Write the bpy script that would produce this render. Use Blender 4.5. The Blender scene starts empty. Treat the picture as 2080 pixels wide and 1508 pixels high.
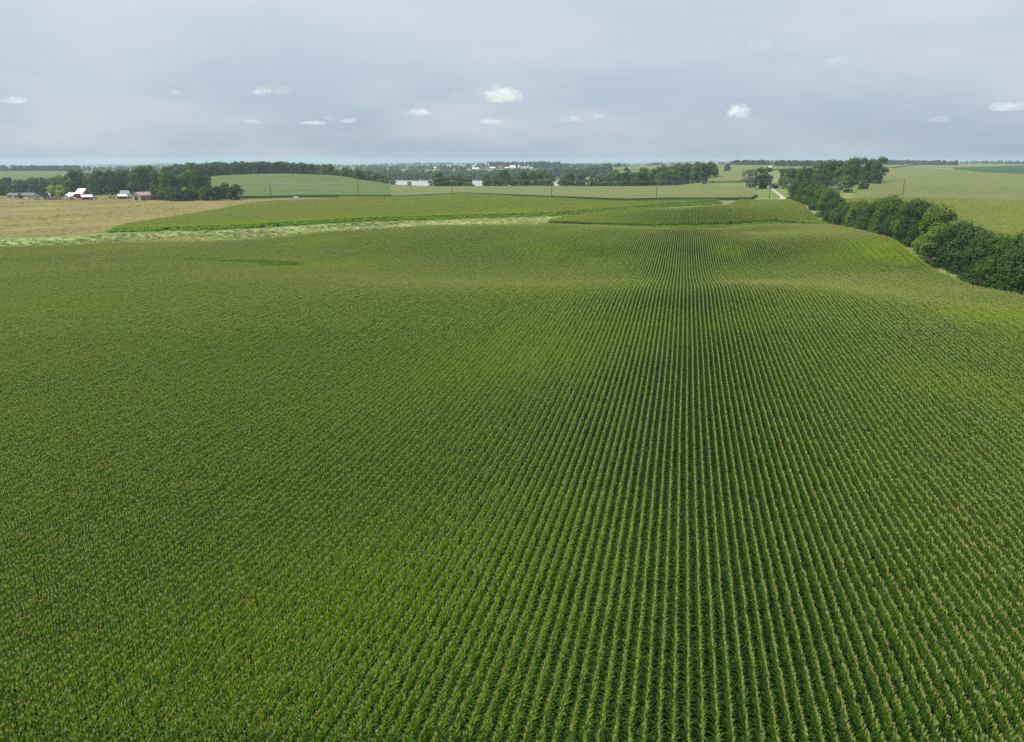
import bpy, bmesh, math, random
import numpy as np
from mathutils import Vector, Matrix
R = math.radians
random.seed(7)
rng = np.random.default_rng(7)
sc = bpy.context.scene
COL = sc.collection

# ------------------------------------------------------------------ camera
FPX, CX, CY = 1500.0, 1040.0, 754.0          # focal length and centre in photo pixels (2080 x 1508)
PITCH, YAW, CAMZ = R(15.9), R(12.8), 32.0
cam_d = bpy.data.cameras.new('camera')
cam = bpy.data.objects.new('camera', cam_d)
COL.objects.link(cam)
cam_d.sensor_width = 36.0
cam_d.lens = 36.0 * FPX / 2080.0
cam_d.clip_start = 0.5
cam_d.clip_end = 80000.0
cam.location = (0, 0, CAMZ)
cam.rotation_euler = (math.pi / 2 - PITCH, 0, YAW)
sc.camera = cam

# ------------------------------------------------------------------ light and sky
SUN_ELEV, SUN_LEFT = R(57), R(82)            # SUN_LEFT: degrees to the left of the view direction
sun_az = YAW + SUN_LEFT                      # counter-clockwise from +Y
sdir = Vector((-math.sin(sun_az) * math.cos(SUN_ELEV), math.cos(sun_az) * math.cos(SUN_ELEV), math.sin(SUN_ELEV)))
sun_d = bpy.data.lights.new('sun', 'SUN')
sun_d.energy = 4.9
sun_d.angle = R(0.6)
sun_d.color = (1.0, 0.96, 0.90)
sun = bpy.data.objects.new('sun', sun_d)
COL.objects.link(sun)
sun.rotation_euler = sdir.to_track_quat('Z', 'Y').to_euler()

world = bpy.data.worlds.new('World')
sc.world = world
world.use_nodes = True
nt = world.node_tree
nt.nodes.clear()


def N(tree, typ, **kw):
    n = tree.nodes.new(typ)
    for k, v in kw.items():
        setattr(n, k, v)
    return n


w_out = N(nt, 'ShaderNodeOutputWorld')
w_bg = N(nt, 'ShaderNodeBackground')
w_bg.inputs['Strength'].default_value = 0.1
w_sky = N(nt, 'ShaderNodeTexSky', sky_type='NISHITA')
w_sky.sun_disc = False
w_sky.sun_elevation = SUN_ELEV
w_sky.sun_rotation = -sun_az
w_sky.dust_density = 2.0
w_tc = N(nt, 'ShaderNodeTexCoord')
w_sep = N(nt, 'ShaderNodeSeparateXYZ')
nt.links.new(w_tc.outputs['Generated'], w_sep.inputs[0])
w_ramp = N(nt, 'ShaderNodeValToRGB')
w_ramp.color_ramp.interpolation = 'B_SPLINE'
cr = w_ramp.color_ramp
cr.elements[0].position = 0.0
cr.elements[0].color = (.285, .375, .470, 1)
cr.elements[1].position = 1.0
cr.elements[1].color = (.44, .54, .68, 1)
for pos, c in ((.03, (.385, .485, .590)), (.07, (.435, .530, .635)), (.12, (.490, .575, .680)), (.20, (.605, .672, .748)), (.35, (.56, .63, .72))):
    e = cr.elements.new(pos)
    e.color = (*c, 1)
nt.links.new(w_sep.outputs['Z'], w_ramp.inputs['Fac'])
# thin veil of high cloud: stretched soft noise
w_map = N(nt, 'ShaderNodeMapping')
w_map.inputs['Scale'].default_value = (1.6, 1.6, 7.0)
w_map.inputs['Rotation'].default_value = (0.10, -0.06, 0.4)
nt.links.new(w_tc.outputs['Generated'], w_map.inputs[0])
w_noise = N(nt, 'ShaderNodeTexNoise')
w_noise.inputs['Scale'].default_value = 2.1
w_noise.inputs['Detail'].default_value = 6.0
w_noise.inputs['Roughness'].default_value = 0.52
nt.links.new(w_map.outputs[0], w_noise.inputs['Vector'])
w_mr = N(nt, 'ShaderNodeMapRange')
w_mr.inputs['From Min'].default_value = 0.40
w_mr.inputs['From Max'].default_value = 0.75
w_mr.inputs['To Min'].default_value = 0.0
w_mr.inputs['To Max'].default_value = 0.8
nt.links.new(w_noise.outputs['Fac'], w_mr.inputs['Value'])
w_vm = N(nt, 'ShaderNodeMix', data_type='RGBA')
w_vm.inputs['B'].default_value = (.68, .71, .765, 1)
nt.links.new(w_mr.outputs[0], w_vm.inputs['Factor'])
nt.links.new(w_ramp.outputs['Color'], w_vm.inputs['A'])
w_mul = N(nt, 'ShaderNodeMix', data_type='RGBA', blend_type='MULTIPLY')
w_mul.inputs['Factor'].default_value = 1.0
w_mul.inputs['B'].default_value = (8.7, 8.7, 8.7, 1)
nt.links.new(w_vm.outputs['Result'], w_mul.inputs['A'])
w_mix = N(nt, 'ShaderNodeMix', data_type='RGBA')
w_mix.inputs['Factor'].default_value = 0.9
nt.links.new(w_sky.outputs['Color'], w_mix.inputs['A'])
nt.links.new(w_mul.outputs['Result'], w_mix.inputs['B'])
nt.links.new(w_mix.outputs['Result'], w_bg.inputs['Color'])
nt.links.new(w_bg.outputs[0], w_out.inputs['Surface'])

sc.view_settings.view_transform = 'Standard'
sc.view_settings.look = 'None'
sc.view_settings.gamma = 1.0
sc.view_settings.exposure = 0.30
sc.view_settings.use_curve_mapping = False
sc.render.engine = 'CYCLES'
sc.render.filter_size = 1.1
sc.cycles.max_bounces = 6
sc.cycles.diffuse_bounces = 2
sc.cycles.glossy_bounces = 2
sc.cycles.transmission_bounces = 3
sc.cycles.transparent_max_bounces = 8
sc.cycles.volume_bounces = 3
sc.cycles.caustics_reflective = False
sc.cycles.caustics_refractive = False
sc.cycles.use_denoising = False

# ------------------------------------------------------------------ view helpers (photo pixel -> place)
cp, sp = math.cos(PITCH), math.sin(PITCH)
cyw, syw = math.cos(YAW), math.sin(YAW)
RIGHT = np.array([cyw, syw])
FWD = np.array([-syw, cyw])


def kk(v):
    return sp + (v - CY) / FPX * cp          # drop below the camera per unit depth


def uvz(u, v, z):
    """World point seen at pixel (u, v) at depth z along the optical axis."""
    X = (u - CX) / FPX * z
    Fd = z * (cp - (v - CY) / FPX * sp)
    p = X * RIGHT + Fd * FWD
    return np.array([p[0], p[1], CAMZ - kk(v) * z])


def project(p):
    p = np.atleast_2d(np.asarray(p, float))
    X = p[:, 0] * RIGHT[0] + p[:, 1] * RIGHT[1]
    Fd = p[:, 0] * FWD[0] + p[:, 1] * FWD[1]
    D = CAMZ - p[:, 2]
    z = Fd * cp + D * sp
    yv = D * cp - Fd * sp
    return CX + FPX * X / z, CY + FPX * yv / z, z


# ------------------------------------------------------------------ terrain
CORN = 2.4
ctrl = []


def c_g(u, v, g, corn=0):                    # pixel plus drop of the ground below the camera
    z = (g - CORN * corn) / kk(v)
    p = uvz(u, v, z)
    ctrl.append((p[0], p[1], CAMZ - g))


def c_z(u, z, g):                            # column plus depth plus drop
    v = CY + (g / z - sp) / cp * FPX
    p = uvz(u, v, z)
    ctrl.append((p[0], p[1], CAMZ - g))


def c_x(u, v, wx, corn=1):                   # pixel on a line of constant world X
    z = wx / ((u - CX) / FPX * cyw - (cp - (v - CY) / FPX * sp) * syw)
    g = kk(v) * z + CORN * corn
    p = uvz(u, v, z)
    ctrl.append((p[0], p[1], CAMZ - g))


for ang in range(0, 360, 45):
    ctrl.append((18 * math.cos(R(ang)), 18 * math.sin(R(ang)), CAMZ - 31.2))
for ang in (180, 215, 250, 290, 325, 360):
    ctrl.append((260 * math.cos(R(ang)), 260 * math.sin(R(ang)), CAMZ - 31))
    ctrl.append((3000 * math.cos(R(ang)), 3000 * math.sin(R(ang)), CAMZ - 32))
for u in (-300, 0, 700, 1395, 2080, 2400):
    c_g(u, 1458, 31.3, 1)
    c_g(u, 1015, 31.7, 1)
for u, v, g in (
        (-250, 745, 31.6), (0, 745, 31.4), (350, 745, 31.2), (700, 745, 31.0), (1050, 745, 30.9), (1395, 745, 30.9), (1750, 745, 31.0), (2080, 760, 31.2),
        (0, 640, 31.4), (350, 640, 30.7)):
    c_g(u, v, g, 1)
# rolling ground read off the bending corn rows: drop of the crop top below the camera
for u, prof in (
        (0, ((575, 29.2), (535, 29.8), (515, 29.7), (499, 29.9))),
        (350, ((610, 28.2), (572, 28.0), (545, 29.4), (515, 29.4), (491, 29.8))),
        (480, ((590, 27.8), (528, 30.5), (505, 29.6), (487, 29.4))),
        (700, ((630, 27.6), (600, 27.2), (577, 27.4), (555, 29.2), (525, 30.1), (500, 29.2), (480, 27.8), (467, 27.0))),
        (880, ((610, 26.9), (590, 26.8), (568, 28.8), (545, 30.0), (525, 30.2), (500, 28.6), (475, 26.6), (459, 25.6))),
        (1075, ((620, 26.9), (605, 26.6), (592, 26.5), (568, 29.3), (545, 30.1), (525, 30.2), (500, 28.6), (480, 27.0), (456, 25.0))),
        (1225, ((620, 26.8), (600, 26.4), (585, 26.5), (565, 28.0), (550, 28.8), (522, 29.1), (500, 27.7), (480, 26.6), (459, 25.4))),
        (1395, ((617, 26.8), (595, 26.1), (572, 28.2), (550, 28.8), (534, 29.2), (514, 29.4), (500, 28.8), (480, 28.4), (464, 28.2))),
        (1555, ((614, 26.7), (600, 26.3), (585, 26.4), (565, 29.4), (545, 30.7), (520, 30.2), (495, 28.3), (482, 27.8), (470, 28.6), (455, 29.0))),
        (1705, ((620, 26.9), (605, 26.5), (590, 26.2), (567, 30.0), (550, 30.6), (530, 30.0), (510, 28.6), (490, 27.1), (478, 26.5), (466, 27.4))),
        (1850, ((640, 27.2), (612, 26.8), (595, 28.0), (575, 30.0), (550, 30.2))),
        (1980, ((660, 27.4), (630, 27.0), (612, 28.2)))):
    for v, g in prof:
        c_g(u, v, g + CORN + (.55 if 540 <= v <= 570 and u > 600 else -.45 if 474 < v < 505 and u > 1000 else 0), 1)
for u, v in ((2080, 596), (2037, 590), (1984, 580), (1940, 558), (1904, 540), (1844, 495), (1784, 473), (1734, 462), (1683, 451)):
    c_x(u, v, 73.0)
# the swale behind the crest and the strip of grass to the left
for u, z, g in ((1250, 380, 35.9), (1400, 383, 36.1), (1540, 386, 35.6), (1120, 385, 33.8)):
    c_z(u, z, g)
for u, v, g in ((-250, 492, 34), (0, 488, 33.8), (300, 484, 33.8), (560, 474, 33.7), (800, 453, 33.3), (1000, 446, 33.0),
                (300, 462, 32.9), (560, 457, 32.9), (560, 437, 31.3), (540, 416, 29.6), (650, 421, 29.9), (800, 438, 31.6), (800, 414, 29.2),
                (1000, 438, 31.8), (1000, 415, 28.4), (900, 400, 26.6), (1130, 436, 31.9), (1190, 429, 31.2), (1300, 420, 30.0), (1450, 411, 27.6),
                (0, 440, 33.6), (250, 435, 32.6), (0, 408, 33.3), (250, 405, 32.4), (-250, 440, 34), (-250, 405, 34)):
    c_g(u, v, g)
for u, v, g in ((1330, 450, 34.1), (1440, 450, 34.0), (1540, 449.5, 33.6), (1300, 432, 31.0), (1440, 431, 30.4), (1560, 424, 29.0), (1640, 430, 29.8),
                (1500, 416, 28.8), (1600, 413, 27.6)):
    c_g(u, v, g, 1)
for u, z, g in ((1562, 517, 27.2), (1333, 531, 28.0), (1120, 545, 27.3), (918, 560, 25.6), (728, 574, 28.4), (551, 588, 29.5), (370, 603, 31.5), (1832, 502, 25.4), (2080, 490, 26.4),
                (2080, 330, 29.4), (2300, 300, 29.5), (2080, 410, 28.0), (1950, 330, 30.2), (1850, 420, 28.6), (2080, 540, 25.4), (2080, 650, 22.2), (2080, 900, 17.4), (2080, 1500, 12.9),
                (1900, 700, 21.8), (1900, 1000, 17.8), (1900, 1500, 14.9), (1700, 710, 23.2), (1580, 640, 24.4), (1570, 560, 26.0),
                (1500, 700, 25.2), (1490, 900, 19.6), (1480, 1200, 18.0), (1600, 1000, 18.2), (1600, 1500, 14.8), (1750, 1200, 16.4),
                (1000, 640, 28.0), (1000, 790, 28.1), (1150, 640, 27.8), (1150, 790, 28.2), (1300, 640, 27.6), (1300, 790, 28.0), (1430, 640, 27.0), (1430, 780, 26.6), (830, 640, 27.6), (830, 765, 26.8),
                (600, 760, 26.0), (600, 1000, 19.4), (450, 1000, 21.6), (700, 930, 21.2), (760, 850, 25.2), (350, 1050, 24.5), (450, 760, 28.0), (600, 1300, 25), (450, 1300, 27),
                (850, 960, 40), (1000, 950, 41), (1200, 950, 40), (1320, 960, 33), (800, 1150, 43), (1000, 1150, 43.5), (1200, 1150, 43), (800, 1500, 43), (1000, 1500, 43), (1200, 1480, 42.5),
                (1330, 1300, 38), (720, 1300, 40), (700, 1650, 37), (850, 1620, 40), (1000, 1620, 40), (1200, 1600, 37), (850, 2100, 37), (1000, 2100, 35), (1000, 2500, 28), (1080, 2500, 27.5), (1200, 2200, 25),
                (1300, 1600, 18.5), (1300, 1150, 26), (1150, 1900, 28),
                (50, 720, 34), (50, 830, 38), (50, 1300, 36), (50, 2000, 30), (50, 2500, 34), (200, 720, 33.5), (200, 900, 37), (200, 1500, 36), (350, 680, 32.5), (-250, 1000, 38), (-250, 2000, 32),
                (0, 5000, 56), (700, 5000, 46), (1400, 5000, 31), (2080, 5000, 20), (0, 12500, 76), (700, 12500, 62), (1400, 12500, 38), (2080, 12500, 26),
                (700, 3000, 40), (350, 2500, 36), (1400, 3000, 24), (1750, 3000, 16), (2080, 2600, 13.5)):
    c_z(u, z, g)
ctrl = np.array(ctrl)


def warp(xy):
    r = np.hypot(xy[:, 0], xy[:, 1])
    s = 350.0 * np.log1p(r / 350.0) / np.maximum(r, 1e-6) / 100.0
    return xy * s[:, None]


def tps(d2):
    return 0.5 * d2 * np.log(d2 + 1e-12)


CW = warp(ctrl[:, :2])
nC = len(CW)
A = np.zeros((nC + 3, nC + 3))
A[:nC, :nC] = tps(((CW[:, None] - CW[None]) ** 2).sum(-1)) + np.eye(nC) * 0.0015
A[:nC, nC] = 1
A[:nC, nC + 1:] = CW
A[nC, :nC] = 1
A[nC + 1:, :nC] = CW.T
TW = np.linalg.solve(A, np.concatenate([ctrl[:, 2], np.zeros(3)]))


def H(x, y):
    xy = np.stack([np.ravel(x), np.ravel(y)], 1).astype(float)
    out = np.empty(len(xy))
    for i in range(0, len(xy), 20000):
        q = xy[i:i + 20000]
        w = warp(q)
        out[i:i + 20000] = tps(((w[:, None] - CW[None]) ** 2).sum(-1)) @ TW[:nC] + TW[nC] + w @ TW[nC + 1:]
    r = np.hypot(xy[:, 0], xy[:, 1])
    a = np.clip((r - 1700) / 3500, 0, 1) * 5.0
    X, Y = xy[:, 0], xy[:, 1]
    out += a * (np.sin(X / 410 + 1.3 + np.sin(Y / 690)) * np.cos(Y / 530 - .4) + .6 * np.sin(X / 190 + Y / 260 + 2))
    a2 = np.clip((r - 3800) / 4000, 0, 1) * 15.0
    out += a2 * (np.sin(X / 1300 + .6 * np.sin(Y / 1900) + .8) * np.cos(Y / 1700 + .5) + .5 * np.sin(X / 560 + 2.2 + Y / 2100))
    b = np.clip((r - 25) / 120, 0, 1) * 0.12
    out += b * (np.sin(X / 17 + 1.1 * np.sin(Y / 31)) * np.cos(Y / 23 + .7) + .7 * np.sin(X / 9.3 - Y / 13.7))
    return out.reshape(np.shape(x)) if np.ndim(x) else float(out[0])


_t = np.geomspace(12, 16000, 900)


def P(u, v, lift=0.0):
    """Where the sight line of a photo pixel meets the land (or the crop top at height lift)."""
    q = uvz(u, v, 1.0)
    x, y, z = q[0] * _t, q[1] * _t, CAMZ + (q[2] - CAMZ) * _t
    d = z - (H(x, y) + lift)
    i = np.nonzero(d < 0)[0]
    if len(i) == 0 or i[0] == 0:
        t = _t[-1]
    else:
        j = i[0]
        t = _t[j - 1] + (_t[j] - _t[j - 1]) * d[j - 1] / (d[j - 1] - d[j])
    return (q[0] * t, q[1] * t)


def G(u, z):
    """Ground point in the column u at depth z."""
    v = 390.0
    for _ in range(3):
        p = uvz(u, v, z)
        h = H(p[0], p[1])
        v = CY + ((CAMZ - h) / z - sp) / cp * FPX
    p = uvz(u, v, z)
    return (p[0], p[1])


# ------------------------------------------------------------------ object helpers
def tag(o, label=None, cat=None, group=None, kind=None):
    if label:
        o['label'] = label
    if cat:
        o['category'] = cat
    if group:
        o['group'] = group
    if kind:
        o['kind'] = kind
    return o


def mesh_np(name, V, Fs, mats, mi=None, smooth=False):
    me = bpy.data.meshes.new(name)
    me.from_pydata([tuple(v) for v in V], [], [tuple(f) for f in Fs])
    for m in (mats if isinstance(mats, (list, tuple)) else [mats]):
        me.materials.append(m)
    if mi is not None:
        me.polygons.foreach_set('material_index', np.asarray(mi, np.int32))
    if smooth:
        me.polygons.foreach_set('use_smooth', np.ones(len(me.polygons), bool))
    me.update()
    return me


def link(name, data, parent=None, loc=None, rz=None):
    o = bpy.data.objects.new(name, data)
    COL.objects.link(o)
    if parent is not None:
        o.parent = parent
    if loc is not None:
        o.location = loc
    if rz is not None:
        o.rotation_euler = (0, 0, rz)
    return o


class MB:
    """Collects simple solids and builds them as one mesh."""

    def __init__(self):
        self.V, self.F = [], []

    def add(self, V, F):
        n = len(self.V)
        self.V += [tuple(v) for v in V]
        self.F += [tuple(i + n for i in f) for f in F]
        return self

    def box(self, x0, x1, y0, y1, z0, z1):
        return self.add([(x0, y0, z0), (x1, y0, z0), (x1, y1, z0), (x0, y1, z0), (x0, y0, z1), (x1, y0, z1), (x1, y1, z1), (x0, y1, z1)],
                        [(0, 3, 2, 1), (4, 5, 6, 7), (0, 1, 5, 4), (1, 2, 6, 5), (2, 3, 7, 6), (3, 0, 4, 7)])

    def tube(self, pts, rad, n=7, cap=True):
        pts = [Vector(p) for p in pts]
        rad = rad if isinstance(rad, (list, tuple)) else [rad] * len(pts)
        V, F = [], []
        for i, p in enumerate(pts):
            d = (pts[min(i + 1, len(pts) - 1)] - pts[max(i - 1, 0)]).normalized()
            a = d.cross(Vector((0.31, 0.95, 0.05))).normalized()
            b = d.cross(a)
            for k in range(n):
                t = 2 * math.pi * k / n
                V.append(p + (a * math.cos(t) + b * math.sin(t)) * rad[i])
        for i in range(len(pts) - 1):
            for k in range(n):
                F.append((i * n + k, i * n + (k + 1) % n, (i + 1) * n + (k + 1) % n, (i + 1) * n + k))
        if cap:
            F.append(tuple(range(n))[::-1])
            F.append(tuple((len(pts) - 1) * n + k for k in range(n)))
        return self.add(V, F)

    def lathe(self, prof, n=20, c=(0, 0)):
        V, F = [], []
        for r, z in prof:
            for k in range(n):
                t = 2 * math.pi * k / n
                V.append((c[0] + r * math.cos(t), c[1] + r * math.sin(t), z))
        for i in range(len(prof) - 1):
            for k in range(n):
                F.append((i * n + k, i * n + (k + 1) % n, (i + 1) * n + (k + 1) % n, (i + 1) * n + k))
        F.append(tuple((len(prof) - 1) * n + k for k in range(n)))
        return self.add(V, F)

    def build(self, name, mat, parent=None, smooth=False):
        return link(name, mesh_np(name, self.V, self.F, mat, smooth=smooth), parent)


# ------------------------------------------------------------------ materials
def new_mat(name):
    m = bpy.data.materials.new(name)
    m.use_nodes = True
    t = m.node_tree
    t.nodes.clear()
    out = N(t, 'ShaderNodeOutputMaterial')
    return m, t, out


def mixc(t, fac, a, b, blend='MIX'):
    n = N(t, 'ShaderNodeMix', data_type='RGBA', blend_type=blend)
    for s, val in (('Factor', fac), ('A', a), ('B', b)):
        if isinstance(val, (int, float)):
            n.inputs[s].default_value = val
        elif isinstance(val, tuple):
            n.inputs[s].default_value = (*val, 1) if len(val) == 3 else val
        else:
            t.links.new(val, n.inputs[s])
    return n.outputs['Result']


def noise(t, scale, detail=3.0, rough=.55, vec=None, sx=None):
    n = N(t, 'ShaderNodeTexNoise')
    n.inputs['Scale'].default_value = scale
    n.inputs['Detail'].default_value = detail
    n.inputs['Roughness'].default_value = rough
    src = vec
    if src is None:
        src = N(t, 'ShaderNodeNewGeometry').outputs['Position']
    if sx is not None:
        mp = N(t, 'ShaderNodeMapping')
        mp.inputs['Scale'].default_value = sx
        t.links.new(src, mp.inputs[0])
        src = mp.outputs[0]
    t.links.new(src, n.inputs['Vector'])
    return n.outputs['Fac']


def rng_map(t, val, a, b, c=0.0, d=1.0):
    n = N(t, 'ShaderNodeMapRange')
    n.inputs['From Min'].default_value = a
    n.inputs['From Max'].default_value = b
    n.inputs['To Min'].default_value = c
    n.inputs['To Max'].default_value = d
    t.links.new(val, n.inputs['Value'])
    return n.outputs[0]


def principled(t, out, col, rough=.7, spec=.3, bump=None, bstr=.3, bdist=.1, metallic=0.0):
    b = N(t, 'ShaderNodeBsdfPrincipled')
    if isinstance(col, tuple):
        b.inputs['Base Color'].default_value = (*col, 1)
    else:
        t.links.new(col, b.inputs['Base Color'])
    b.inputs['Roughness'].default_value = rough
    b.inputs['Specular IOR Level'].default_value = spec
    b.inputs['Metallic'].default_value = metallic
    if bump is not None:
        bn = N(t, 'ShaderNodeBump')
        bn.inputs['Strength'].default_value = bstr
        bn.inputs['Distance'].default_value = bdist
        t.links.new(bump, bn.inputs['Height'])
        t.links.new(bn.outputs[0], b.inputs['Normal'])
    t.links.new(b.outputs[0], out.inputs['Surface'])
    return b


def paint(name, col, rough=.6, spec=.3, var=.25, scale=1.2, metallic=0.0):
    m, t, out = new_mat(name)
    f = noise(t, scale, 5, .6)
    c = mixc(t, rng_map(t, f, .3, .75, 0, 1), col, tuple(x * (1 - var) for x in col))
    principled(t, out, c, rough, spec, f, .15, .02, metallic)
    return m


def leaf_mat(name, col_a, col_b, tint_to=None, rough=.45, spec=.4, trans=.3, vary=.75, trans_col=(1.25, 1.35, .5), grain=.9):
    """Foliage: colour varies by instance, tint attribute turns it to tint_to; part of the light comes through."""
    m, t, out = new_mat(name)
    oi = N(t, 'ShaderNodeObjectInfo')
    c = mixc(t, oi.outputs['Random'], col_a, col_b)
    f = noise(t, grain, 3, .6)
    c = mixc(t, rng_map(t, f, .3, .7, 0, .6 if grain < 2 else 1.0), c, tuple(.5 * (x + y) * vary for x, y in zip(col_a, col_b)))
    if tint_to:
        at = N(t, 'ShaderNodeAttribute', attribute_type='INSTANCER', attribute_name='tint')
        c = mixc(t, at.outputs['Fac'], c, tint_to)
    b = N(t, 'ShaderNodeBsdfPrincipled')
    t.links.new(c, b.inputs['Base Color'])
    b.inputs['Roughness'].default_value = rough
    b.inputs['Specular IOR Level'].default_value = spec
    tr = N(t, 'ShaderNodeBsdfTranslucent')
    t.links.new(mixc(t, 1.0, c, trans_col, 'MULTIPLY'), tr.inputs['Color'])
    mx = N(t, 'ShaderNodeMixShader')
    mx.inputs[0].default_value = trans
    t.links.new(b.outputs[0], mx.inputs[1])
    t.links.new(tr.outputs[0], mx.inputs[2])
    t.links.new(mx.outputs[0], out.inputs['Surface'])
    return m


M = {}
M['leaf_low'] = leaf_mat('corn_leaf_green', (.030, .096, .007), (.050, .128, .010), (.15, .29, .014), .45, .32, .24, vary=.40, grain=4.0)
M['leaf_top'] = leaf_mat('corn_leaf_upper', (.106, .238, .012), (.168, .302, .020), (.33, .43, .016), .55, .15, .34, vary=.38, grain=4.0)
M['tassel'] = leaf_mat('corn_tassel', (.47, .485, .150), (.59, .59, .220), (.38, .46, .04), .85, .05, .25, trans_col=(1, .95, .7), vary=.78, grain=4.0)
M['stalk'] = leaf_mat('corn_stalk', (.08, .12, .03), (.10, .13, .04), None, .6, .3, .1)
M['tree_leaf'] = leaf_mat('tree_leaf', (.042, .100, .013), (.100, .170, .022), None, .6, .12, .34)
M['tree_leaf_light'] = leaf_mat('tree_leaf_light', (.090, .160, .020), (.140, .215, .028), None, .6, .12, .36)
M['tree_leaf_dark'] = leaf_mat('tree_leaf_dark', (.034, .082, .016), (.066, .122, .022), None, .6, .12, .28)
M['tree_leaf_yellow'] = leaf_mat('tree_leaf_yellow', (.27, .32, .04), (.32, .36, .05), None, .55, .2, .3)
M['tree_leaf_grey'] = leaf_mat('tree_leaf_grey', (.10, .11, .085), (.12, .125, .10), None, .6, .2, .2)
M['needle'] = leaf_mat('spruce_needle', (.018, .036, .022), (.022, .042, .026), None, .6, .2, .1)
M['weed'] = leaf_mat('weed_leaf', (.09, .18, .035), (.13, .22, .045), None, .5, .3, .3)
M['lush_dark'] = leaf_mat('lush_weed_dark', (.085, .20, .018), (.13, .26, .022), None, .6, .1, .4)
M['hay'] = leaf_mat('hay_stem', (.22, .195, .065), (.29, .25, .105), None, .8, .05, .25)
M['lush'] = leaf_mat('lush_weed', (.145, .27, .028), (.20, .34, .040), None, .6, .1, .45)
M['dry_grass'] = leaf_mat('dry_grass', (.36, .345, .16), (.45, .42, .21), None, .75, .1, .25)
M['bark'] = paint('bark', (.10, .085, .07), .9, .1, .5, 3)
M['deadwood'] = paint('deadwood', (.26, .25, .23), .9, .1, .4, 3)

# soil under the corn
m, t, out = new_mat('field_soil')
f1 = noise(t, 2.5, 6, .65)
c = mixc(t, rng_map(t, f1, .35, .65), (.035, .027, .020), (.085, .066, .045))
principled(t, out, c, .95, .1, f1, .6, .05)
M['soil'] = m
# rough grass with dry and green drifts
m, t, out = new_mat('rough_grass')
fa = noise(t, .035, 5, .62, sx=(1.0, 1.6, 1))
fb = noise(t, .35, 6, .7)
c = mixc(t, rng_map(t, fa, .42, .58), (.145, .215, .050), (.345, .335, .150))
c = mixc(t, rng_map(t, fb, .30, .72), c, (.16, .23, .065))
c = mixc(t, rng_map(t, noise(t, .11, 4, .6), .54, .70, 0, .9), c, (.40, .375, .19))
principled(t, out, c, .95, .05, fb, .8, .5)
M['grass'] = m
# hay meadow
m, t, out = new_mat('hay_meadow')
fa = noise(t, .012, 5, .6, sx=(1.0, 2.4, 1))
fb = noise(t, .25, 7, .72, sx=(1, 1.7, 1))
c = mixc(t, rng_map(t, fa, .36, .64), (.185, .162, .046), (.208, .172, .076))
c = mixc(t, rng_map(t, fb, .38, .72), c, (.145, .120, .050))
c = mixc(t, rng_map(t, noise(t, .03, 5, .65), .48, .66, 0, .8), c, (.215, .205, .055))
c = mixc(t, rng_map(t, noise(t, .018, 5, .65, sx=(1, 2.6, 1)), .55, .68, 0, .6), c, (.15, .125, .075))
principled(t, out, c, .95, .05, fb, .8, .6)
M['meadow'] = m
m, t, out = new_mat('lawn')
fb = noise(t, .2, 6, .65)
c = mixc(t, rng_map(t, fb, .3, .7), (.085, .135, .035), (.16, .20, .07))
principled(t, out, c, .95, .05, fb, .5, .3)
M['lawn'] = m


def crop_mat(name, c1, c2, c3, rowdir=(1, 0), fine=.9):
    m, t, out = new_mat(name)
    fa = noise(t, .006, 4, .55, sx=(1, 2.2, 1))
    fb = noise(t, fine, 5, .8)
    fd = noise(t, .05, 5, .65, sx=(1, 2.5, 1))
    c = mixc(t, rng_map(t, fa, .35, .65), c1, c2)
    c = mixc(t, rng_map(t, fd, .40, .70, 0, .75), c, c3)
    c = mixc(t, rng_map(t, fb, .42, .62, 0, .6), c, tuple(x * .45 for x in c3))
    principled(t, out, c, .85, .1, fb, 1.0, .9)
    return m


M['crop_tan'] = crop_mat('corn_canopy_tasselled', (.205, .205, .066), (.165, .187, .056), (.120, .165, .047))
M['crop_green'] = crop_mat('corn_canopy_green', (.108, .152, .034), (.132, .168, .042), (.076, .124, .029))
M['crop_soy'] = crop_mat('soybean_canopy', (.040, .105, .040), (.048, .115, .045), (.036, .092, .038))
M['crop_mid'] = crop_mat('corn_canopy_mid', (.175, .195, .070), (.155, .19, .062), (.12, .17, .052))
m, t, out = new_mat('corn_edge_shade')  # side walls: shade between the stalks is put into the darker green
f1 = noise(t, 1.6, 5, .7, sx=(1, 1, .35))
c = mixc(t, rng_map(t, f1, .35, .65), (.040, .095, .020), (.095, .165, .035))
principled(t, out, c, .8, .15, f1, 1.0, .5)
M['crop_edge_shade'] = m
# far ground: mosaic of fields
m, t, out = new_mat('farmland')
geo = N(t, 'ShaderNodeNewGeometry')
vor = N(t, 'ShaderNodeTexVoronoi')
vor.inputs['Scale'].default_value = 1 / 520.0
mpv = N(t, 'ShaderNodeMapping')
mpv.inputs['Scale'].default_value = (1, .8, 0)
t.links.new(geo.outputs['Position'], mpv.inputs[0])
t.links.new(mpv.outputs[0], vor.inputs['Vector'])
sepc = N(t, 'ShaderNodeSeparateColor')
t.links.new(vor.outputs['Color'], sepc.inputs[0])
rp = N(t, 'ShaderNodeValToRGB')
rp.color_ramp.interpolation = 'CONSTANT'
rp.color_ramp.elements[0].color = (.17, .20, .08, 1)
rp.color_ramp.elements[1].position = .35
rp.color_ramp.elements[1].color = (.055, .115, .042, 1)
for pos, cc in ((.5, (.21, .21, .095)), (.72, (.115, .165, .06)), (.9, (.25, .22, .11))):
    e = rp.color_ramp.elements.new(pos)
    e.color = (*cc, 1)
t.links.new(sepc.outputs[0], rp.inputs['Fac'])
fa = noise(t, .01, 4, .6)
cfar = mixc(t, rng_map(t, fa, .3, .7, 0, .35), rp.outputs['Color'], (.10, .14, .05))
fb = noise(t, .3, 6, .7)
fc = noise(t, .03, 5, .6)
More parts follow.
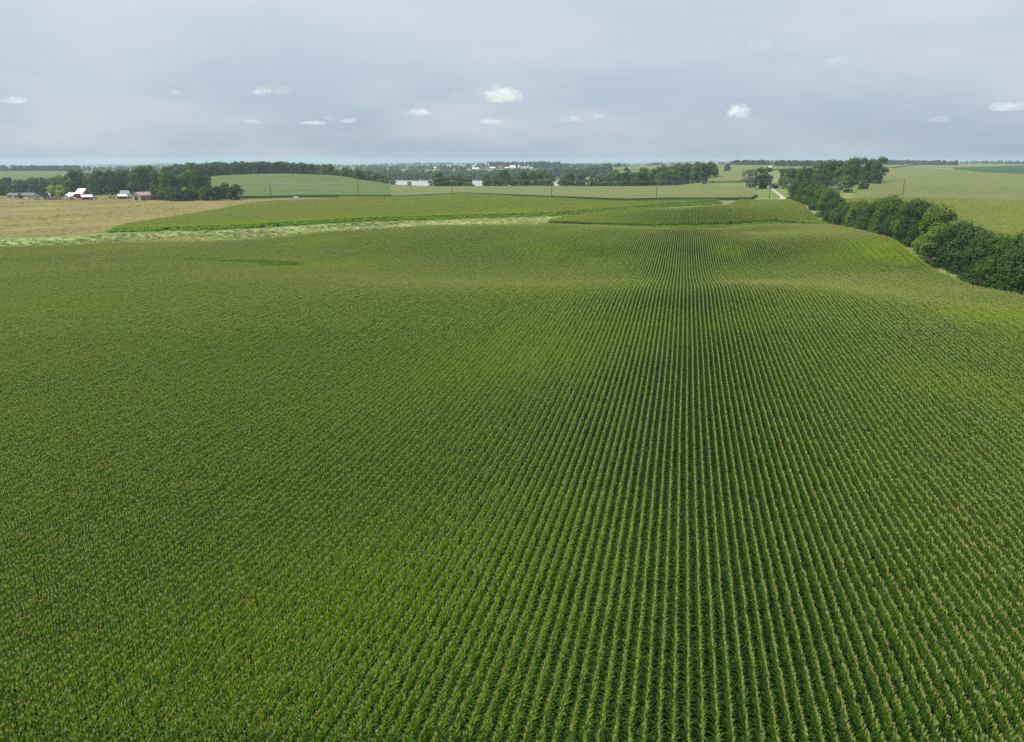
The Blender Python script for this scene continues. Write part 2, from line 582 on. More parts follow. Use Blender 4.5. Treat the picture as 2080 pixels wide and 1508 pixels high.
cn = mixc(t, rng_map(t, fc, .4, .6), (.115, .165, .05), (.24, .23, .105))
cn = mixc(t, rng_map(t, fb, .3, .75), cn, (.12, .165, .052))
vl = N(t, 'ShaderNodeVectorMath', operation='LENGTH')
t.links.new(geo.outputs['Position'], vl.inputs[0])
c = mixc(t, rng_map(t, vl.outputs['Value'], 1350, 1500), cn, cfar)
principled(t, out, c, .95, .05, fb, .5, .4)
M['ground'] = m
m, t, out = new_mat('gravel')
f1 = noise(t, .8, 6, .7)
c = mixc(t, rng_map(t, f1, .3, .7), (.30, .265, .20), (.42, .38, .30))
principled(t, out, c, .95, .1, f1, .3, .05)
M['gravel'] = m
m, t, out = new_mat('asphalt')
f1 = noise(t, .5, 6, .7)
c = mixc(t, rng_map(t, f1, .3, .7), (.16, .16, .155), (.21, .205, .20))
principled(t, out, c, .9, .2)
M['asphalt'] = m
m, t, out = new_mat('lake_water')
f1 = noise(t, .15, 4, .6, sx=(1, 3, 1))
principled(t, out, (.30, .33, .34), .38, .6, f1, .25, 1.0)
M['water'] = m
M['wood_pole'] = paint('pole_wood', (.17, .085, .05), .85, .15, .35, 2)
M['wire'] = paint('wire', (.20, .20, .20), .5, .4, .1)
M['steel'] = paint('galvanised', (.42, .45, .48), .45, .5, .25, 1.5, .5)
M['white'] = paint('white_paint', (.78, .77, .75), .55, .35, .12)
M['white_roof'] = paint('white_metal_roof', (.74, .74, .74), .4, .45, .12, .5)
M['beige'] = paint('beige_siding', (.44, .37, .30), .7, .25, .15)
M['cream'] = paint('cream_siding', (.55, .50, .42), .7, .25, .15)
M['grey_roof'] = paint('grey_shingle', (.16, .16, .175), .85, .15, .25)
M['mauve_roof'] = paint('weathered_metal_roof', (.36, .27, .26), .6, .35, .25, .6)
M['barn_red'] = paint('barn_red', (.20, .045, .035), .75, .2, .3)
M['bright_red'] = paint('red_siding', (.32, .045, .05), .65, .25, .2)
M['maroon'] = paint('maroon_door', (.11, .028, .035), .6, .3, .2)
M['dark'] = paint('opening_shade', (.015, .015, .018), .8, .1, .2)  # near-black colour stands in for the shade inside an opening
M['glass'] = paint('window_glass', (.04, .05, .06), .12, .6, .1)
M['rubber'] = paint('rubber', (.02, .02, .02), .8, .2, .2)
M['car_white'] = paint('car_white', (.80, .80, .80), .25, .5, .04)
M['concrete'] = paint('silo_concrete', (.40, .385, .36), .85, .15, .2)
M['silo_pink'] = paint('silo_tile', (.46, .36, .31), .8, .2, .2)
M['blue_grey'] = paint('bluish_metal', (.30, .34, .39), .5, .4, .2)
M['tan_machine'] = paint('weathered_machine', (.34, .26, .20), .7, .3, .4)

# ------------------------------------------------------------------ ground
fwd_deg = math.degrees(YAW) + 90
angs = np.concatenate([np.arange(-52, 52.01, .35), np.arange(56, 308, 4)]) + fwd_deg
rad = np.concatenate([[0.5, 6, 12, 18, 24], np.geomspace(30, 900, 150), np.geomspace(915, 17000, 90)])
na, nr = len(angs), len(rad)
AA, RR = np.meshgrid(np.radians(angs), rad, indexing='ij')
gx, gy = RR * np.cos(AA), RR * np.sin(AA)
gz = H(gx.ravel(), gy.ravel()).reshape(gx.shape)
V = np.stack([gx.ravel(), gy.ravel(), gz.ravel()], 1)
idx = np.arange(na * nr).reshape(na, nr)
i2 = np.roll(idx, -1, axis=0)
quads = np.stack([idx[:, :-1].ravel(), idx[:, 1:].ravel(), i2[:, 1:].ravel(), i2[:, :-1].ravel()], 1)
ground = link('ground', mesh_np('ground', V, quads, M['ground'], smooth=True))
tag(ground, 'rolling farmland reaching to the horizon', kind='structure')
GZ = gz


# ------------------------------------------------------------------ sheets laid over the land
def inside(px, py, poly):
    poly = np.asarray(poly)
    x, y = np.asarray(px), np.asarray(py)
    r = np.zeros(x.shape, bool)
    n = len(poly)
    j = n - 1
    for i in range(n):
        xi, yi = poly[i]
        xj, yj = poly[j]
        c = ((yi > y) != (yj > y)) & (x < (xj - xi) * (y - yi) / ((yj - yi) if yj != yi else 1e-9) + xi)
        r ^= c
        j = i
    return r


def densify(poly, step):
    out = []
    n = len(poly)
    for i in range(n):
        a, b = np.array(poly[i]), np.array(poly[(i + 1) % n])
        k = max(1, int(np.hypot(*(b - a)) / step))
        for j in range(k):
            out.append(tuple(a + (b - a) * j / k))
    return out


def clip_rect(poly, x0, x1, y0, y1):
    def cut(pts, ax, val, keep_less):
        res = []
        for i in range(len(pts)):
            a, b = pts[i], pts[(i + 1) % len(pts)]
            ia = a[ax] <= val if keep_less else a[ax] >= val
            ib = b[ax] <= val if keep_less else b[ax] >= val
            if ia:
                res.append(a)
            if ia != ib:
                s = (val - a[ax]) / (b[ax] - a[ax])
                res.append((a[0] + (b[0] - a[0]) * s, a[1] + (b[1] - a[1]) * s))
        return res
    for ax, val, less in ((0, x0, False), (0, x1, True), (1, y0, False), (1, y1, True)):
        if len(poly) < 3:
            return []
        poly = cut(poly, ax, val, less)
    return poly


def sheet(name, poly, lift, mat, cells=60, skirt=None, label=None):
    """A cover laid over the land inside a polygon; with skirt, it stands lift metres high on side walls."""
    poly = [tuple(p) for p in poly]
    pa = np.array(poly)
    x0, y0 = pa.min(0)
    x1, y1 = pa.max(0)
    st = max(x1 - x0, y1 - y0) / cells
    poly = densify(poly, st)
    nx, ny = int((x1 - x0) / st) + 1, int((y1 - y0) / st) + 1
    xs, ys = x0 + np.arange(nx + 1) * st, y0 + np.arange(ny + 1) * st
    XX, YY = np.meshgrid(xs, ys, indexing='ij')
    ins = inside(XX, YY, poly)
    pp = np.array(poly)
    ci = np.clip(((pp - [x0, y0]) / st).astype(int), 0, [nx - 1, ny - 1])
    touched = set(map(tuple, ci))
    vid, V, Fc, mi = {}, [], [], []

    def vert(x, y):
        k = (round(x, 3), round(y, 3))
        if k not in vid:
            vid[k] = len(V)
            V.append((x, y))
        return vid[k]
    for i in range(nx):
        for j in range(ny):
            corners = ins[i, j] + ins[i + 1, j] + ins[i + 1, j + 1] + ins[i, j + 1]
            if corners == 4 and (i, j) not in touched:
                f = [vert(xs[i], ys[j]), vert(xs[i + 1], ys[j]), vert(xs[i + 1], ys[j + 1]), vert(xs[i], ys[j + 1])]
            elif corners or (i, j) in touched:
                f = [vert(*p) for p in clip_rect(poly, xs[i], xs[i + 1], ys[j], ys[j + 1])]
                f = [a for q, a in enumerate(f) if a != f[q - 1]]
                if len(f) < 3:
                    continue
                if sum(V[f[q]][0] * V[f[(q + 1) % len(f)]][1] - V[f[(q + 1) % len(f)]][0] * V[f[q]][1] for q in range(len(f))) < 0:
                    f = f[::-1]
            else:
                continue
            Fc.append(f)
            mi.append(0)
    Va = np.array(V)
    Z = H(Va[:, 0], Va[:, 1]) + lift
    V3 = [(a[0], a[1], z) for a, z in zip(V, Z)]
    if skirt is not None:
        n0 = len(V3)
        hb = H(pp[:, 0], pp[:, 1])
        for p, h in zip(poly, hb):
            V3.append((p[0], p[1], h + lift - .01))
            V3.append((p[0], p[1], h - .4))
        m_ = len(poly)
        for i in range(m_):
            a, b = n0 + 2 * i, n0 + 2 * ((i + 1) % m_)
            Fc.append([a, a + 1, b + 1, b])
            mi.append(1)
    o = link(name, mesh_np(name, V3, Fc, [mat] + ([skirt] if skirt is not None else []), mi, smooth=True))
    tag(o, label, kind='structure')
    return o


# ---- boundaries of the fields, found on the land
F1_FAR = [P(u, v, CORN) for u, v in ((-260, 505), (-120, 502), (0, 499), (150, 496), (300, 491), (420, 488), (500, 485), (580, 479), (650, 471), (720, 466), (800, 462), (900, 458), (1000, 455.5), (1090, 455))]
F1_FAR += [G(1170, 378), G(1250, 382), G(1400, 386), G(1560, 393), (72.0, 400.0)]
F1 = [(-75, 6), (95, 6), (77, 150), (73, 165), (72, 230), (72, 300)] + F1_FAR[::-1]
F2 = [G(1110, 410), G(1200, 404), G(1320, 398), G(1440, 398), G(1570, 402), (71.0, 408), (70.0, 538)]
_l2 = [P(u, v, CORN) for u, v in ((1480, 414), (1400, 418.5), (1300, 423), (1200, 431), (1150, 437))]
F2 += [(G(1500, 520)[0], 538.0)] + _l2
_l3 = [P(u, v) for u, v in ((1130, 437.5), (1190, 432), (1300, 424.0), (1400, 417.5), (1465, 413))]
F3S = [P(u, v) for u, v in ((232, 470.5), (330, 468), (450, 465), (560, 459), (640, 454.5), (700, 450.5), (800, 446.5), (900, 443.5), (1000, 441), (1070, 439))]
ROADY = 549.0
F3 = F3S + _l3 + [(G(1440, 526)[0], ROADY - 9), (G(700, 576)[0], ROADY - 9)] + [P(u, v, 0) for u, v in ((690, 408.5), (610, 412), (540, 415.5), (500, 421), (450, 431), (400, 440), (330, 451), (270, 461))]
F4 = [(84, 150), (240, 160), (330, 330), (360, 520), (300, 541), (90, 541), (84, 500)]
# ---- covers
sheet('field_soil', F1, .04, M['soil'], 70, label='dark soil under the corn rows')
sheet('field_soil', F2, .04, M['soil'], 40, label='dark soil under the corn on the second rise')
sheet('field_soil', F3, .04, M['soil'], 50, label='dark soil under the corn on the middle hill')
sheet('field_soil', F4, .04, M['soil'], 40, label='dark soil under the corn beyond the windbreak')
meadow_poly = [P(u, v) for u, v in ((-260, 486), (0, 481), (110, 479.5), (180, 476), (228, 470.5))] + [P(u, v, 0) for u, v in ((268, 461), (328, 451), (398, 440), (448, 431), (498, 421), (538, 415.5), (608, 412), (688, 408.3))] + \
    [(G(690, 574)[0], ROADY - 7.5), (G(480, 590)[0], ROADY - 7.5), P(485, 407.5), P(420, 408.5), P(370, 407), P(320, 403.5), P(270, 401.5), P(150, 402.0), P(0, 401), P(-260, 400)]
sheet('meadow', meadow_poly, .12, M['meadow'], 60, label='tan hay meadow sloping up to the farmyard')
strip_poly = [P(u, v) for u, v in ((-260, 491), (0, 486), (150, 482), (260, 476), (450, 470), (560, 464), (700, 454), (900, 446), (1050, 441.5), (1150, 436.5))] + [G(1320, 386), G(1320, 374), G(1170, 372)] + [F1_FAR[i] for i in range(13, -1, -1)]
sheet('grass_strip', strip_poly, .08, M['grass'], 70, label='strip of rough pale grass winding between the corn fields')
# road along the far side
rx0, rx1 = G(330, 606)[0], 330.0
xs_ = np.linspace(rx0, rx1, 60)
sheet('road', [(x, ROADY - 3.3) for x in xs_] + [(x, ROADY + 3.3) for x in xs_[::-1]], .10, M['asphalt'], 200, label='narrow country road crossing behind the corn fields')
sheet('road_verge', [(x, ROADY + 3.3) for x in xs_] + [(x, ROADY + 9) for x in xs_[::-1]], .09, M['lawn'], 200, label='green verge along the far side of the road')
sheet('road_verge', [(x, ROADY - 8.5) for x in xs_] + [(x, ROADY - 3.3) for x in xs_[::-1]], .09, M['lawn'], 200, label='grass verge along the near side of the road')
# far corn fields with standing edges
ry = ROADY + 10
F7 = [(G(780, 582)[0], ry), (G(1000, 570)[0], ry), (G(1200, 560)[0], ry), (G(1520, 535)[0], ry), G(1537, 560), G(1530, 640), G(1500, 690), G(1460, 760), G(1440, 790), G(1330, 800), G(1200, 800), G(1050, 798), G(900, 790), G(780, 772), G(775, 690)]
sheet('corn_field', F7, 2.1, M['crop_tan'], 60, M['crop_edge_shade'], label='tan corn field with a dark edge beyond the road')
F8 = [(G(450, 610)[0], ry), (G(797, 582)[0], ry), G(792, 690), G(796, 772), G(760, 860), G(700, 935), G(600, 1010), G(520, 1010), G(440, 1010), G(400, 900), G(400, 760)]
sheet('corn_field', F8, 2.2, M['crop_green'], 60, M['crop_edge_shade'], label='green corn field on the round hill below the wood')
F5 = [(112, 547), (420, 547), G(2250, 640), G(2250, 760), G(2080, 880), G(2000, 1000), G(1930, 1250), G(1880, 1420), G(1800, 1400), G(1790, 900), G(1790, 745), G(1740, 690)]
sheet('corn_field', F5, 2.0, M['crop_tan'], 60, M['crop_green'], label='wide tan corn field on the rise at the right')
F6 = [G(2085, 885), G(2260, 760), G(2400, 1000), G(2300, 1600), G(2080, 1750), G(1935, 1500), G(1940, 1255), G(2005, 1005)]
sheet('soybean_field', F6, .8, M['crop_soy'], 40, M['crop_edge_shade'], label='dark green soybean field behind the tan corn')
sheet('corn_field', [G(1500, 1250), G(1800, 1430), G(1860, 2100), G(1300, 2200), G(1190, 1900), G(1290, 1600), G(1370, 1400)], 2.0, M['crop_mid'], 30, M['crop_edge_shade'], label='pale corn field below the distant treeline')
sheet('corn_field', [G(1450, 830), G(1530, 800), G(1560, 980), G(1500, 1240), G(1380, 1330), G(1340, 1200)], 2.0, M['crop_tan'], 30, M['crop_edge_shade'], label='corn field behind the two lone trees')
sheet('soybean_field', [G(1385, 1345), G(1500, 1260), G(1480, 1420), G(1380, 1480)], .7, M['crop_soy'], 20, M['crop_edge_shade'], label='dark green soybean patch around the lone trees')
sheet('pasture', [G(1455, 770), G(1510, 720), G(1520, 800), G(1450, 840), G(1420, 830)], .1, M['lawn'], 20, label='bright green pasture beside the tree belt')
sheet('corn_field', [G(-60, 1080), G(60, 1030), G(130, 1350), G(150, 2000), G(90, 2250), G(-120, 2300)], 2.0, M['crop_green'], 30, M['crop_edge_shade'], label='pale green field in the valley behind the farmhouse')
sheet('soybean_field', [G(50, 1500), G(150, 1480), G(180, 1800), G(60, 1750)], .7, M['crop_soy'], 20, M['crop_edge_shade'], label='bluish green field in the valley at the left')
sheet('corn_field', [G(1040, 2300), G(1160, 2150), G(1230, 2500), G(1120, 2650)], 2.0, M['crop_mid'], 20, M['crop_edge_shade'], label='pale field beside the far farm')
sheet('farmyard', [P(-260, 400), P(0, 401), P(150, 402), P(270, 401.5), P(320, 403), G(330, 720), G(150, 800), G(-100, 800)], .07, M['lawn'], 40, label='mown green farmyard around the farm buildings')
# gravel drive to the farm at the end of the windbreak
dpts = [G(1592, 528), G(1588, 552), G(1580, 590), G(1571, 640), G(1566, 668)]
dl = [(p[0] - w, p[1]) for p, w in zip(dpts, (2.4, 1.4, 1.2, 1.2, 1.8))]
dr = [(p[0] + w, p[1]) for p, w in zip(dpts, (2.4, 1.4, 1.2, 1.2, 1.8))]
sheet('drive', dl + dr[::-1], .14, M['gravel'], 60, label='pale gravel drive leading to the small shed')
sheet('yard', [G(1538, 552), G(1620, 540), G(1625, 700), G(1540, 700)], .06, M['lawn'], 30, label='grassy yard beside the gravel drive')
# lake
lake = [G(u, z) for u, z in ((690, 1200), (740, 1080), (850, 1040), (1000, 1030), (1150, 1030), (1290, 1060), (1345, 1150), (1330, 1330), (1290, 1500), (1150, 1560), (1000, 1575), (850, 1580), (740, 1560), (690, 1400))]
LAKEZ = CAMZ - 41.3
lk = link('lake', mesh_np('lake', [(p[0], p[1], LAKEZ) for p in densify(lake, 40)], [tuple(range(len(densify(lake, 40))))], M['water']))
tag(lk, 'calm grey lake behind the belt of trees', kind='structure')


# ------------------------------------------------------------------ many small plants as one object
def scatter_tree():
    g = bpy.data.node_groups.new('scatter', 'GeometryNodeTree')
    g.interface.new_socket('Geometry', in_out='INPUT', socket_type='NodeSocketGeometry')
    g.interface.new_socket('Geometry', in_out='OUTPUT', socket_type='NodeSocketGeometry')
    gi, go = g.nodes.new('NodeGroupInput'), g.nodes.new('NodeGroupOutput')

    def attr(name, typ):
        n = g.nodes.new('GeometryNodeInputNamedAttribute')
        n.data_type = typ
        n.inputs['Name'].default_value = name
        return n.outputs['Attribute']
    sepg = g.nodes.new('GeometryNodeSeparateGeometry')
    sepg.domain = 'POINT'
    g.links.new(gi.outputs[0], sepg.inputs['Geometry'])
    g.links.new(attr('is_pt', 'BOOLEAN'), sepg.inputs['Selection'])
    spl = g.nodes.new('GeometryNodeSplitToInstances')
    spl.domain = 'FACE'
    g.links.new(sepg.outputs['Inverted'], spl.inputs[0])
    g.links.new(attr('variant', 'INT'), spl.inputs['Group ID'])
    iop = g.nodes.new('GeometryNodeInstanceOnPoints')
    g.links.new(sepg.outputs['Selection'], iop.inputs['Points'])
    g.links.new(spl.outputs['Instances'], iop.inputs['Instance'])
    iop.inputs['Pick Instance'].default_value = True
    g.links.new(attr('vid', 'INT'), iop.inputs['Instance Index'])
    cx = g.nodes.new('ShaderNodeCombineXYZ')
    g.links.new(attr('rotz', 'FLOAT'), cx.inputs['Z'])
    g.links.new(cx.outputs[0], iop.inputs['Rotation'])
    g.links.new(attr('scl', 'FLOAT_VECTOR'), iop.inputs['Scale'])
    g.links.new(iop.outputs[0], go.inputs[0])
    return g


SCAT = scatter_tree()


def scatter(name, variants, mats, pts, rotz, scl, tint, vid, label, cat):
    """variants: list of (V, F, material index). One object of kind stuff."""
    Vs, Fs, mi, fv = [], [], [], []
    n = 0
    for k, (V, F, m_) in enumerate(variants):
        Vs.append(np.asarray(V, float))
        Fs += [tuple(i + n for i in f) for f in F]
        mi += list(m_)
        fv += [k] * len(F)
        n += len(V)
    nv = n
    Vall = np.concatenate(Vs + [np.asarray(pts, float)])
    me = bpy.data.meshes.new(name)
    me.from_pydata(Vall.tolist(), [], Fs)
    for m_ in mats:
        me.materials.append(m_)
    me.polygons.foreach_set('material_index', np.array(mi, np.int32))
    npt = len(pts)

    def pa(nm, typ, data, width=1):
        a = me.attributes.new(nm, typ, 'POINT')
        full = np.zeros((nv + npt, width))
        full[nv:] = np.asarray(data, float).reshape(npt, width)
        if typ == 'INT':
            full = full.astype(np.int32)
        elif typ == 'BOOLEAN':
            full = full.astype(bool)
        a.data.foreach_set('vector' if typ == 'FLOAT_VECTOR' else 'value', full.ravel())
    pa('is_pt', 'BOOLEAN', np.ones(npt))
    pa('vid', 'INT', vid)
    pa('rotz', 'FLOAT', rotz)
    pa('scl', 'FLOAT_VECTOR', scl, 3)
    pa('tint', 'FLOAT', tint)
    a = me.attributes.new('variant', 'INT', 'FACE')
    a.data.foreach_set('value', np.array(fv, np.int32))
    o = link(name, me)
    md = o.modifiers.new('scatter', 'NODES')
    md.node_group = SCAT
    tag(o, label, cat, kind='stuff')
    return o


# ------------------------------------------------------------------ corn
def strip_leaf(V, F, mi, base, az, length, elev, curl, width, nseg, mat):
    ca, sa = math.cos(az), math.sin(az)
    px, pz, e = 0.0, 0.0, elev
    side = (-sa, ca)
    n0 = len(V)
    for i in range(nseg + 1):
        f = i / nseg
        w = width * (0.55 + 1.2 * f * (1 - f) * 2) * (1 - f ** 3) * .5 + .002
        x, y, z = base[0] + ca * px, base[1] + sa * px, base[2] + pz
        V.append((x + side[0] * w, y + side[1] * w, z))
        V.append((x - side[0] * w, y - side[1] * w, z))
        px += math.cos(e) * length / nseg
        pz += math.sin(e) * length / nseg
        e -= curl / nseg
    for i in range(nseg):
        a = n0 + 2 * i
        F.append((a, a + 1, a + 3, a + 2))
        mi.append(mat)


def blade(V, F, mi, a, b, w, az, mat):
    sx, sy = -math.sin(az) * w / 2, math.cos(az) * w / 2
    n0 = len(V)
    m_ = [(a[i] * .45 + b[i] * .55) for i in range(3)]
    V += [(a[0], a[1], a[2]), (m_[0] + sx, m_[1] + sy, m_[2]), (b[0], b[1], b[2]), (m_[0] - sx, m_[1] - sy, m_[2])]
    F.append((n0, n0 + 1, n0 + 2, n0 + 3))
    mi.append(mat)


def corn_plant(r, lod, x0=0.0, y0=0.0, split=False):
    """Rows run along Y. Materials: 0 lower leaf, 1 upper leaf, 2 tassel, 3 stalk."""
    V, F, mi = [], [], []
    s = r.uniform(.92, 1.06)
    top = 2.12 * s
    lean = (r.uniform(-.05, .05), r.uniform(-.05, .05))

    def stem(z):
        q = z / top
        return (x0 + lean[0] * q * q, y0 + lean[1] * q * q, z)
    if lod == 0:
        for k in range(3):
            a = 2.1 * k
            n0 = len(V)
            b0, t0 = stem(0), stem(top)
            b1 = 2.1 * (k + 1)
            V += [(b0[0] + .014 * math.cos(a), b0[1] + .014 * math.sin(a), 0), (b0[0] + .014 * math.cos(b1), b0[1] + .014 * math.sin(b1), 0),
                  (t0[0] + .006 * math.cos(b1), t0[1] + .006 * math.sin(b1), top), (t0[0] + .006 * math.cos(a), t0[1] + .006 * math.sin(a), top)]
            F.append((n0, n0 + 1, n0 + 2, n0 + 3))
            mi.append(3)
    az0 = r.choice((0, math.pi)) + r.gauss(0, .55)
    nl = (12, 9, 6)[lod]
    seg = (4, 3, 2)[lod]
    for i in range(nl):
        f = i / (nl - 1)
        z = (.5 + 1.34 * f) * s
        az = az0 + math.pi * i + r.gauss(0, .35)
        if f < .62:
            L = r.uniform(.62, .86)
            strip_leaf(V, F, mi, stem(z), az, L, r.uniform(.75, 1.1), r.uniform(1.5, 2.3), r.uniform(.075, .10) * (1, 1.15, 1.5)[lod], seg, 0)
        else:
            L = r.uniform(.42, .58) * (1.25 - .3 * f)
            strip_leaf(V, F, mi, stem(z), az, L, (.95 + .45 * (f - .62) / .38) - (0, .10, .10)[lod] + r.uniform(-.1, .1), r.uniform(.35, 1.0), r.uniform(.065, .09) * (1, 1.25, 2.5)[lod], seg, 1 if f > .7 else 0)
    nt_ = (10, 6, 3)[lod]
    t0 = stem(top)
    wT = (.026, .044, .11)[lod]
    for i in range(nt_):
        az = r.uniform(0, 6.28)
        if i == 0:
            blade(V, F, mi, t0, (t0[0] + r.uniform(-.03, .03), t0[1] + r.uniform(-.03, .03), top + .40 * s), wT, az, 2)
        else:
            o_ = r.uniform(.03, .10)
            h0 = r.uniform(.02, .10)
            blade(V, F, mi, (t0[0], t0[1], top + h0), (t0[0] + o_ * math.cos(az), t0[1] + o_ * math.sin(az), top + h0 + r.uniform(.14, .28)), wT, az + 1.57 * (i % 2), 2)
    return V, F, mi


def corn_block(seed, lod, nrow, length, gap):
    r = random.Random(seed)
    V, F, mi = [], [], []
    for k in range(nrow):
        x = (k - (nrow - 1) / 2) * .762
        n = int(round(length / gap))
        for i in range(n):
            if r.random() < .03:
                continue
            v, f, m_ = corn_plant(r, lod, x + r.gauss(0, .013), -length / 2 + (i + .5) * gap + r.gauss(0, .03))
            o = len(V)
            V += v
            F += [tuple(a + o for a in q) for q in f]
            mi += m_
    return V, F, mi


CORN_MATS = [M['leaf_low'], M['leaf_top'], M['tassel'], M['stalk']]
ROW = .762


def lownoise(x, y, s, ph=0.0):
    return (np.sin(x / s + ph + 1.7 * np.sin(y / (1.7 * s) + ph)) * np.cos(y / (1.3 * s) - ph * 2 + np.sin(x / (2.1 * s))) +
            .5 * np.sin(x / (.43 * s) - y / (.51 * s) + 3 * ph)) / 1.5


def patch(x, y, cx_, cy_, rx_, ry_, ang=0.0):
    dx, dy = x - cx_, y - cy_
    a = dx * math.cos(ang) + dy * math.sin(ang)
    b = -dx * math.sin(ang) + dy * math.cos(ang)
    d = np.sqrt((a / rx_) ** 2 + (b / ry_) ** 2) + .25 * lownoise(x, y, 6.0, 1.0)
    return np.clip(1.3 - d, 0, 1)


def dist_to_line(x, y, pts):
    d = np.full(np.shape(x), 1e9)
    for a, b in zip(pts[:-1], pts[1:]):
        ax, ay = a
        bx, by = b
        L2 = (bx - ax) ** 2 + (by - ay) ** 2 + 1e-9
        q = np.clip(((x - ax) * (bx - ax) + (y - ay) * (by - ay)) / L2, 0, 1)
        d = np.minimum(d, np.hypot(x - ax - q * (bx - ax), y - ay - q * (by - ay)))
    return d


LIME = [(P(1820, 508, CORN), 11, 20, .95), (P(1775, 497, CORN), 8, 16, .7), (P(1480, 503, CORN), 6, 12, .6), (P(2050, 640, CORN), 11, 12, .6), (P(2000, 626, CORN), 9, 6, .35), (P(1090, 438), 26, 14, .95), (P(1010, 440), 24, 12, .9),
        (P(640, 487, CORN), 14, 14, .35), (P(1395, 535, CORN), 6, 6, .25), (P(1960, 770, CORN), 8, 10, .3), (P(1100, 505, CORN), 9, 12, .25), (P(1720, 470, CORN), 7, 9, .6)]


def corn_tint(x, y):
    t_ = np.zeros(np.shape(x))
    for (c_, rx_, ry_, amt) in LIME:
        t_ = np.maximum(t_, amt * np.clip(patch(x, y, c_[0], c_[1], rx_, ry_) * 1.6, 0, 1))
    t_ *= np.clip(.72 + .38 * np.sin(np.floor(x / ROW) * 2.1) + .25 * lownoise(x, y, 3.1, .9), 0, 1.2)
    t_ = np.maximum(t_, .30 * np.clip(lownoise(x, y, 21.0, .4), 0, 1))
    for line, wd, amt in ((F3S, 13, 1.0), (_l3, 6, .55), (F2[:6], 5, .6), (_l2, 5, .5)):
        d = dist_to_line(x, y, line) + 3.5 * lownoise(x, y, 9.0, 1.9)
        t_ = np.maximum(t_, amt * np.clip(1.25 - d / wd, 0, 1))
    return t_


WET = [P(u, v, CORN) for u, v in ((385, 524.5), (450, 527.5), (520, 531), (578, 535))]


def rows_in(poly, nrow, length, margin_u=140, vmax=1720):
    poly = np.array(poly)
    x0, y0 = poly.min(0)
    x1, y1 = poly.max(0)
    bw = ROW * nrow
    k0, k1 = int(math.floor(x0 / bw)), int(math.ceil(x1 / bw))
    j0, j1 = int(math.floor(y0 / length)), int(math.ceil(y1 / length))
    K, J = np.meshgrid(np.arange(k0, k1 + 1), np.arange(j0, j1 + 1), indexing='ij')
    x = (K.ravel() + .5) * bw
    y = (J.ravel() + .5) * length
    ok = inside(x, y, poly)
    if poly.shape[0] > 20:
        ok &= dist_to_line(x, y, WET) > 3.8 + 3.0 * lownoise(x, y, 9.0, 2.2)
    x, y = x[ok], y[ok]
    fd = x * FWD[0] + y * FWD[1]
    lat = x * RIGHT[0] + y * RIGHT[1]
    u = CX + FPX * lat / np.maximum(fd * 1.0, 1)
    ok = (fd > 14) & (np.abs(lat) < (CX + margin_u) / FPX * fd * 1.06 + 9)
    return x[ok], y[ok]


def corn_scatter(name, x, y, lod, nrow, length, gap, nvar, seed, label):
    z = H(x, y)
    n = len(x)
    wob = .05 * lownoise(x * 0 + np.floor(x / (ROW * 8)) * 13.7, y, 19.0, .3)
    pts = np.stack([x + wob, y, z], 1)
    r = np.random.default_rng(seed)
    hs = 1.0 + .06 * lownoise(x, y, 13.0, 2.0) + .03 * r.standard_normal(n) + .02 * np.sin(np.floor(x / ROW) * 2.399)
    scl = np.stack([np.ones(n), np.ones(n), hs], 1)
    tint = corn_tint(x, y)
    if lod == 2:
        tint = np.maximum(tint, .34)
    var = [corn_block(seed * 50 + k, lod, nrow, length, gap) for k in range(nvar)]
    return scatter(name, var, CORN_MATS, pts, r.integers(0, 2, n) * math.pi, scl, tint, r.integers(0, nvar, n), label, 'corn')


x, y = rows_in(F1, 1, .8)
fdist = x * FWD[0] + y * FWD[1]
near = fdist < 125
# the nearest plants stand as single plants along the lower edge of the photo
uu, vv, zz = project(np.stack([x, y, H(x, y) + 2.2], 1))
solo = np.zeros(len(x), bool)
ks = np.round(x / ROW - .5).astype(int)
for k in np.unique(ks[near]):
    s_ = np.nonzero((ks == k) & (vv < 1500) & (vv > 1380) & (uu > 8) & (uu < 2072))[0]
    if len(s_):
        solo[s_[np.argmax(vv[s_])]] = True
xs1, ys1 = x[solo], y[solo]
sel = near & ~solo
corn_scatter('corn', x[sel], y[sel], 0, 1, .8, .16, 9, 3, 'dense rows of tasselled green corn filling the foreground field')
x2, y2 = rows_in(F1, 1, 1.6)
sel = (x2 * FWD[0] + y2 * FWD[1]) >= 125
corn_scatter('corn', x2[sel], y2[sel], 1, 1, 1.6, .16, 8, 4, 'curving rows of corn rolling over the middle of the big field')
for poly, sd, lab in ((F2, 5, 'rows of corn on the second rise left of the windbreak'), (F3, 6, 'corn covering the middle hill beyond the grass strip'), (F4, 7, 'olive corn field beyond the windbreak at the right')):
    x3, y3 = rows_in(poly, 2, 2.4)
    lod = 2
    o = corn_scatter('corn', x3, y3, lod, 2, 2.4, .15, 6, sd, lab)

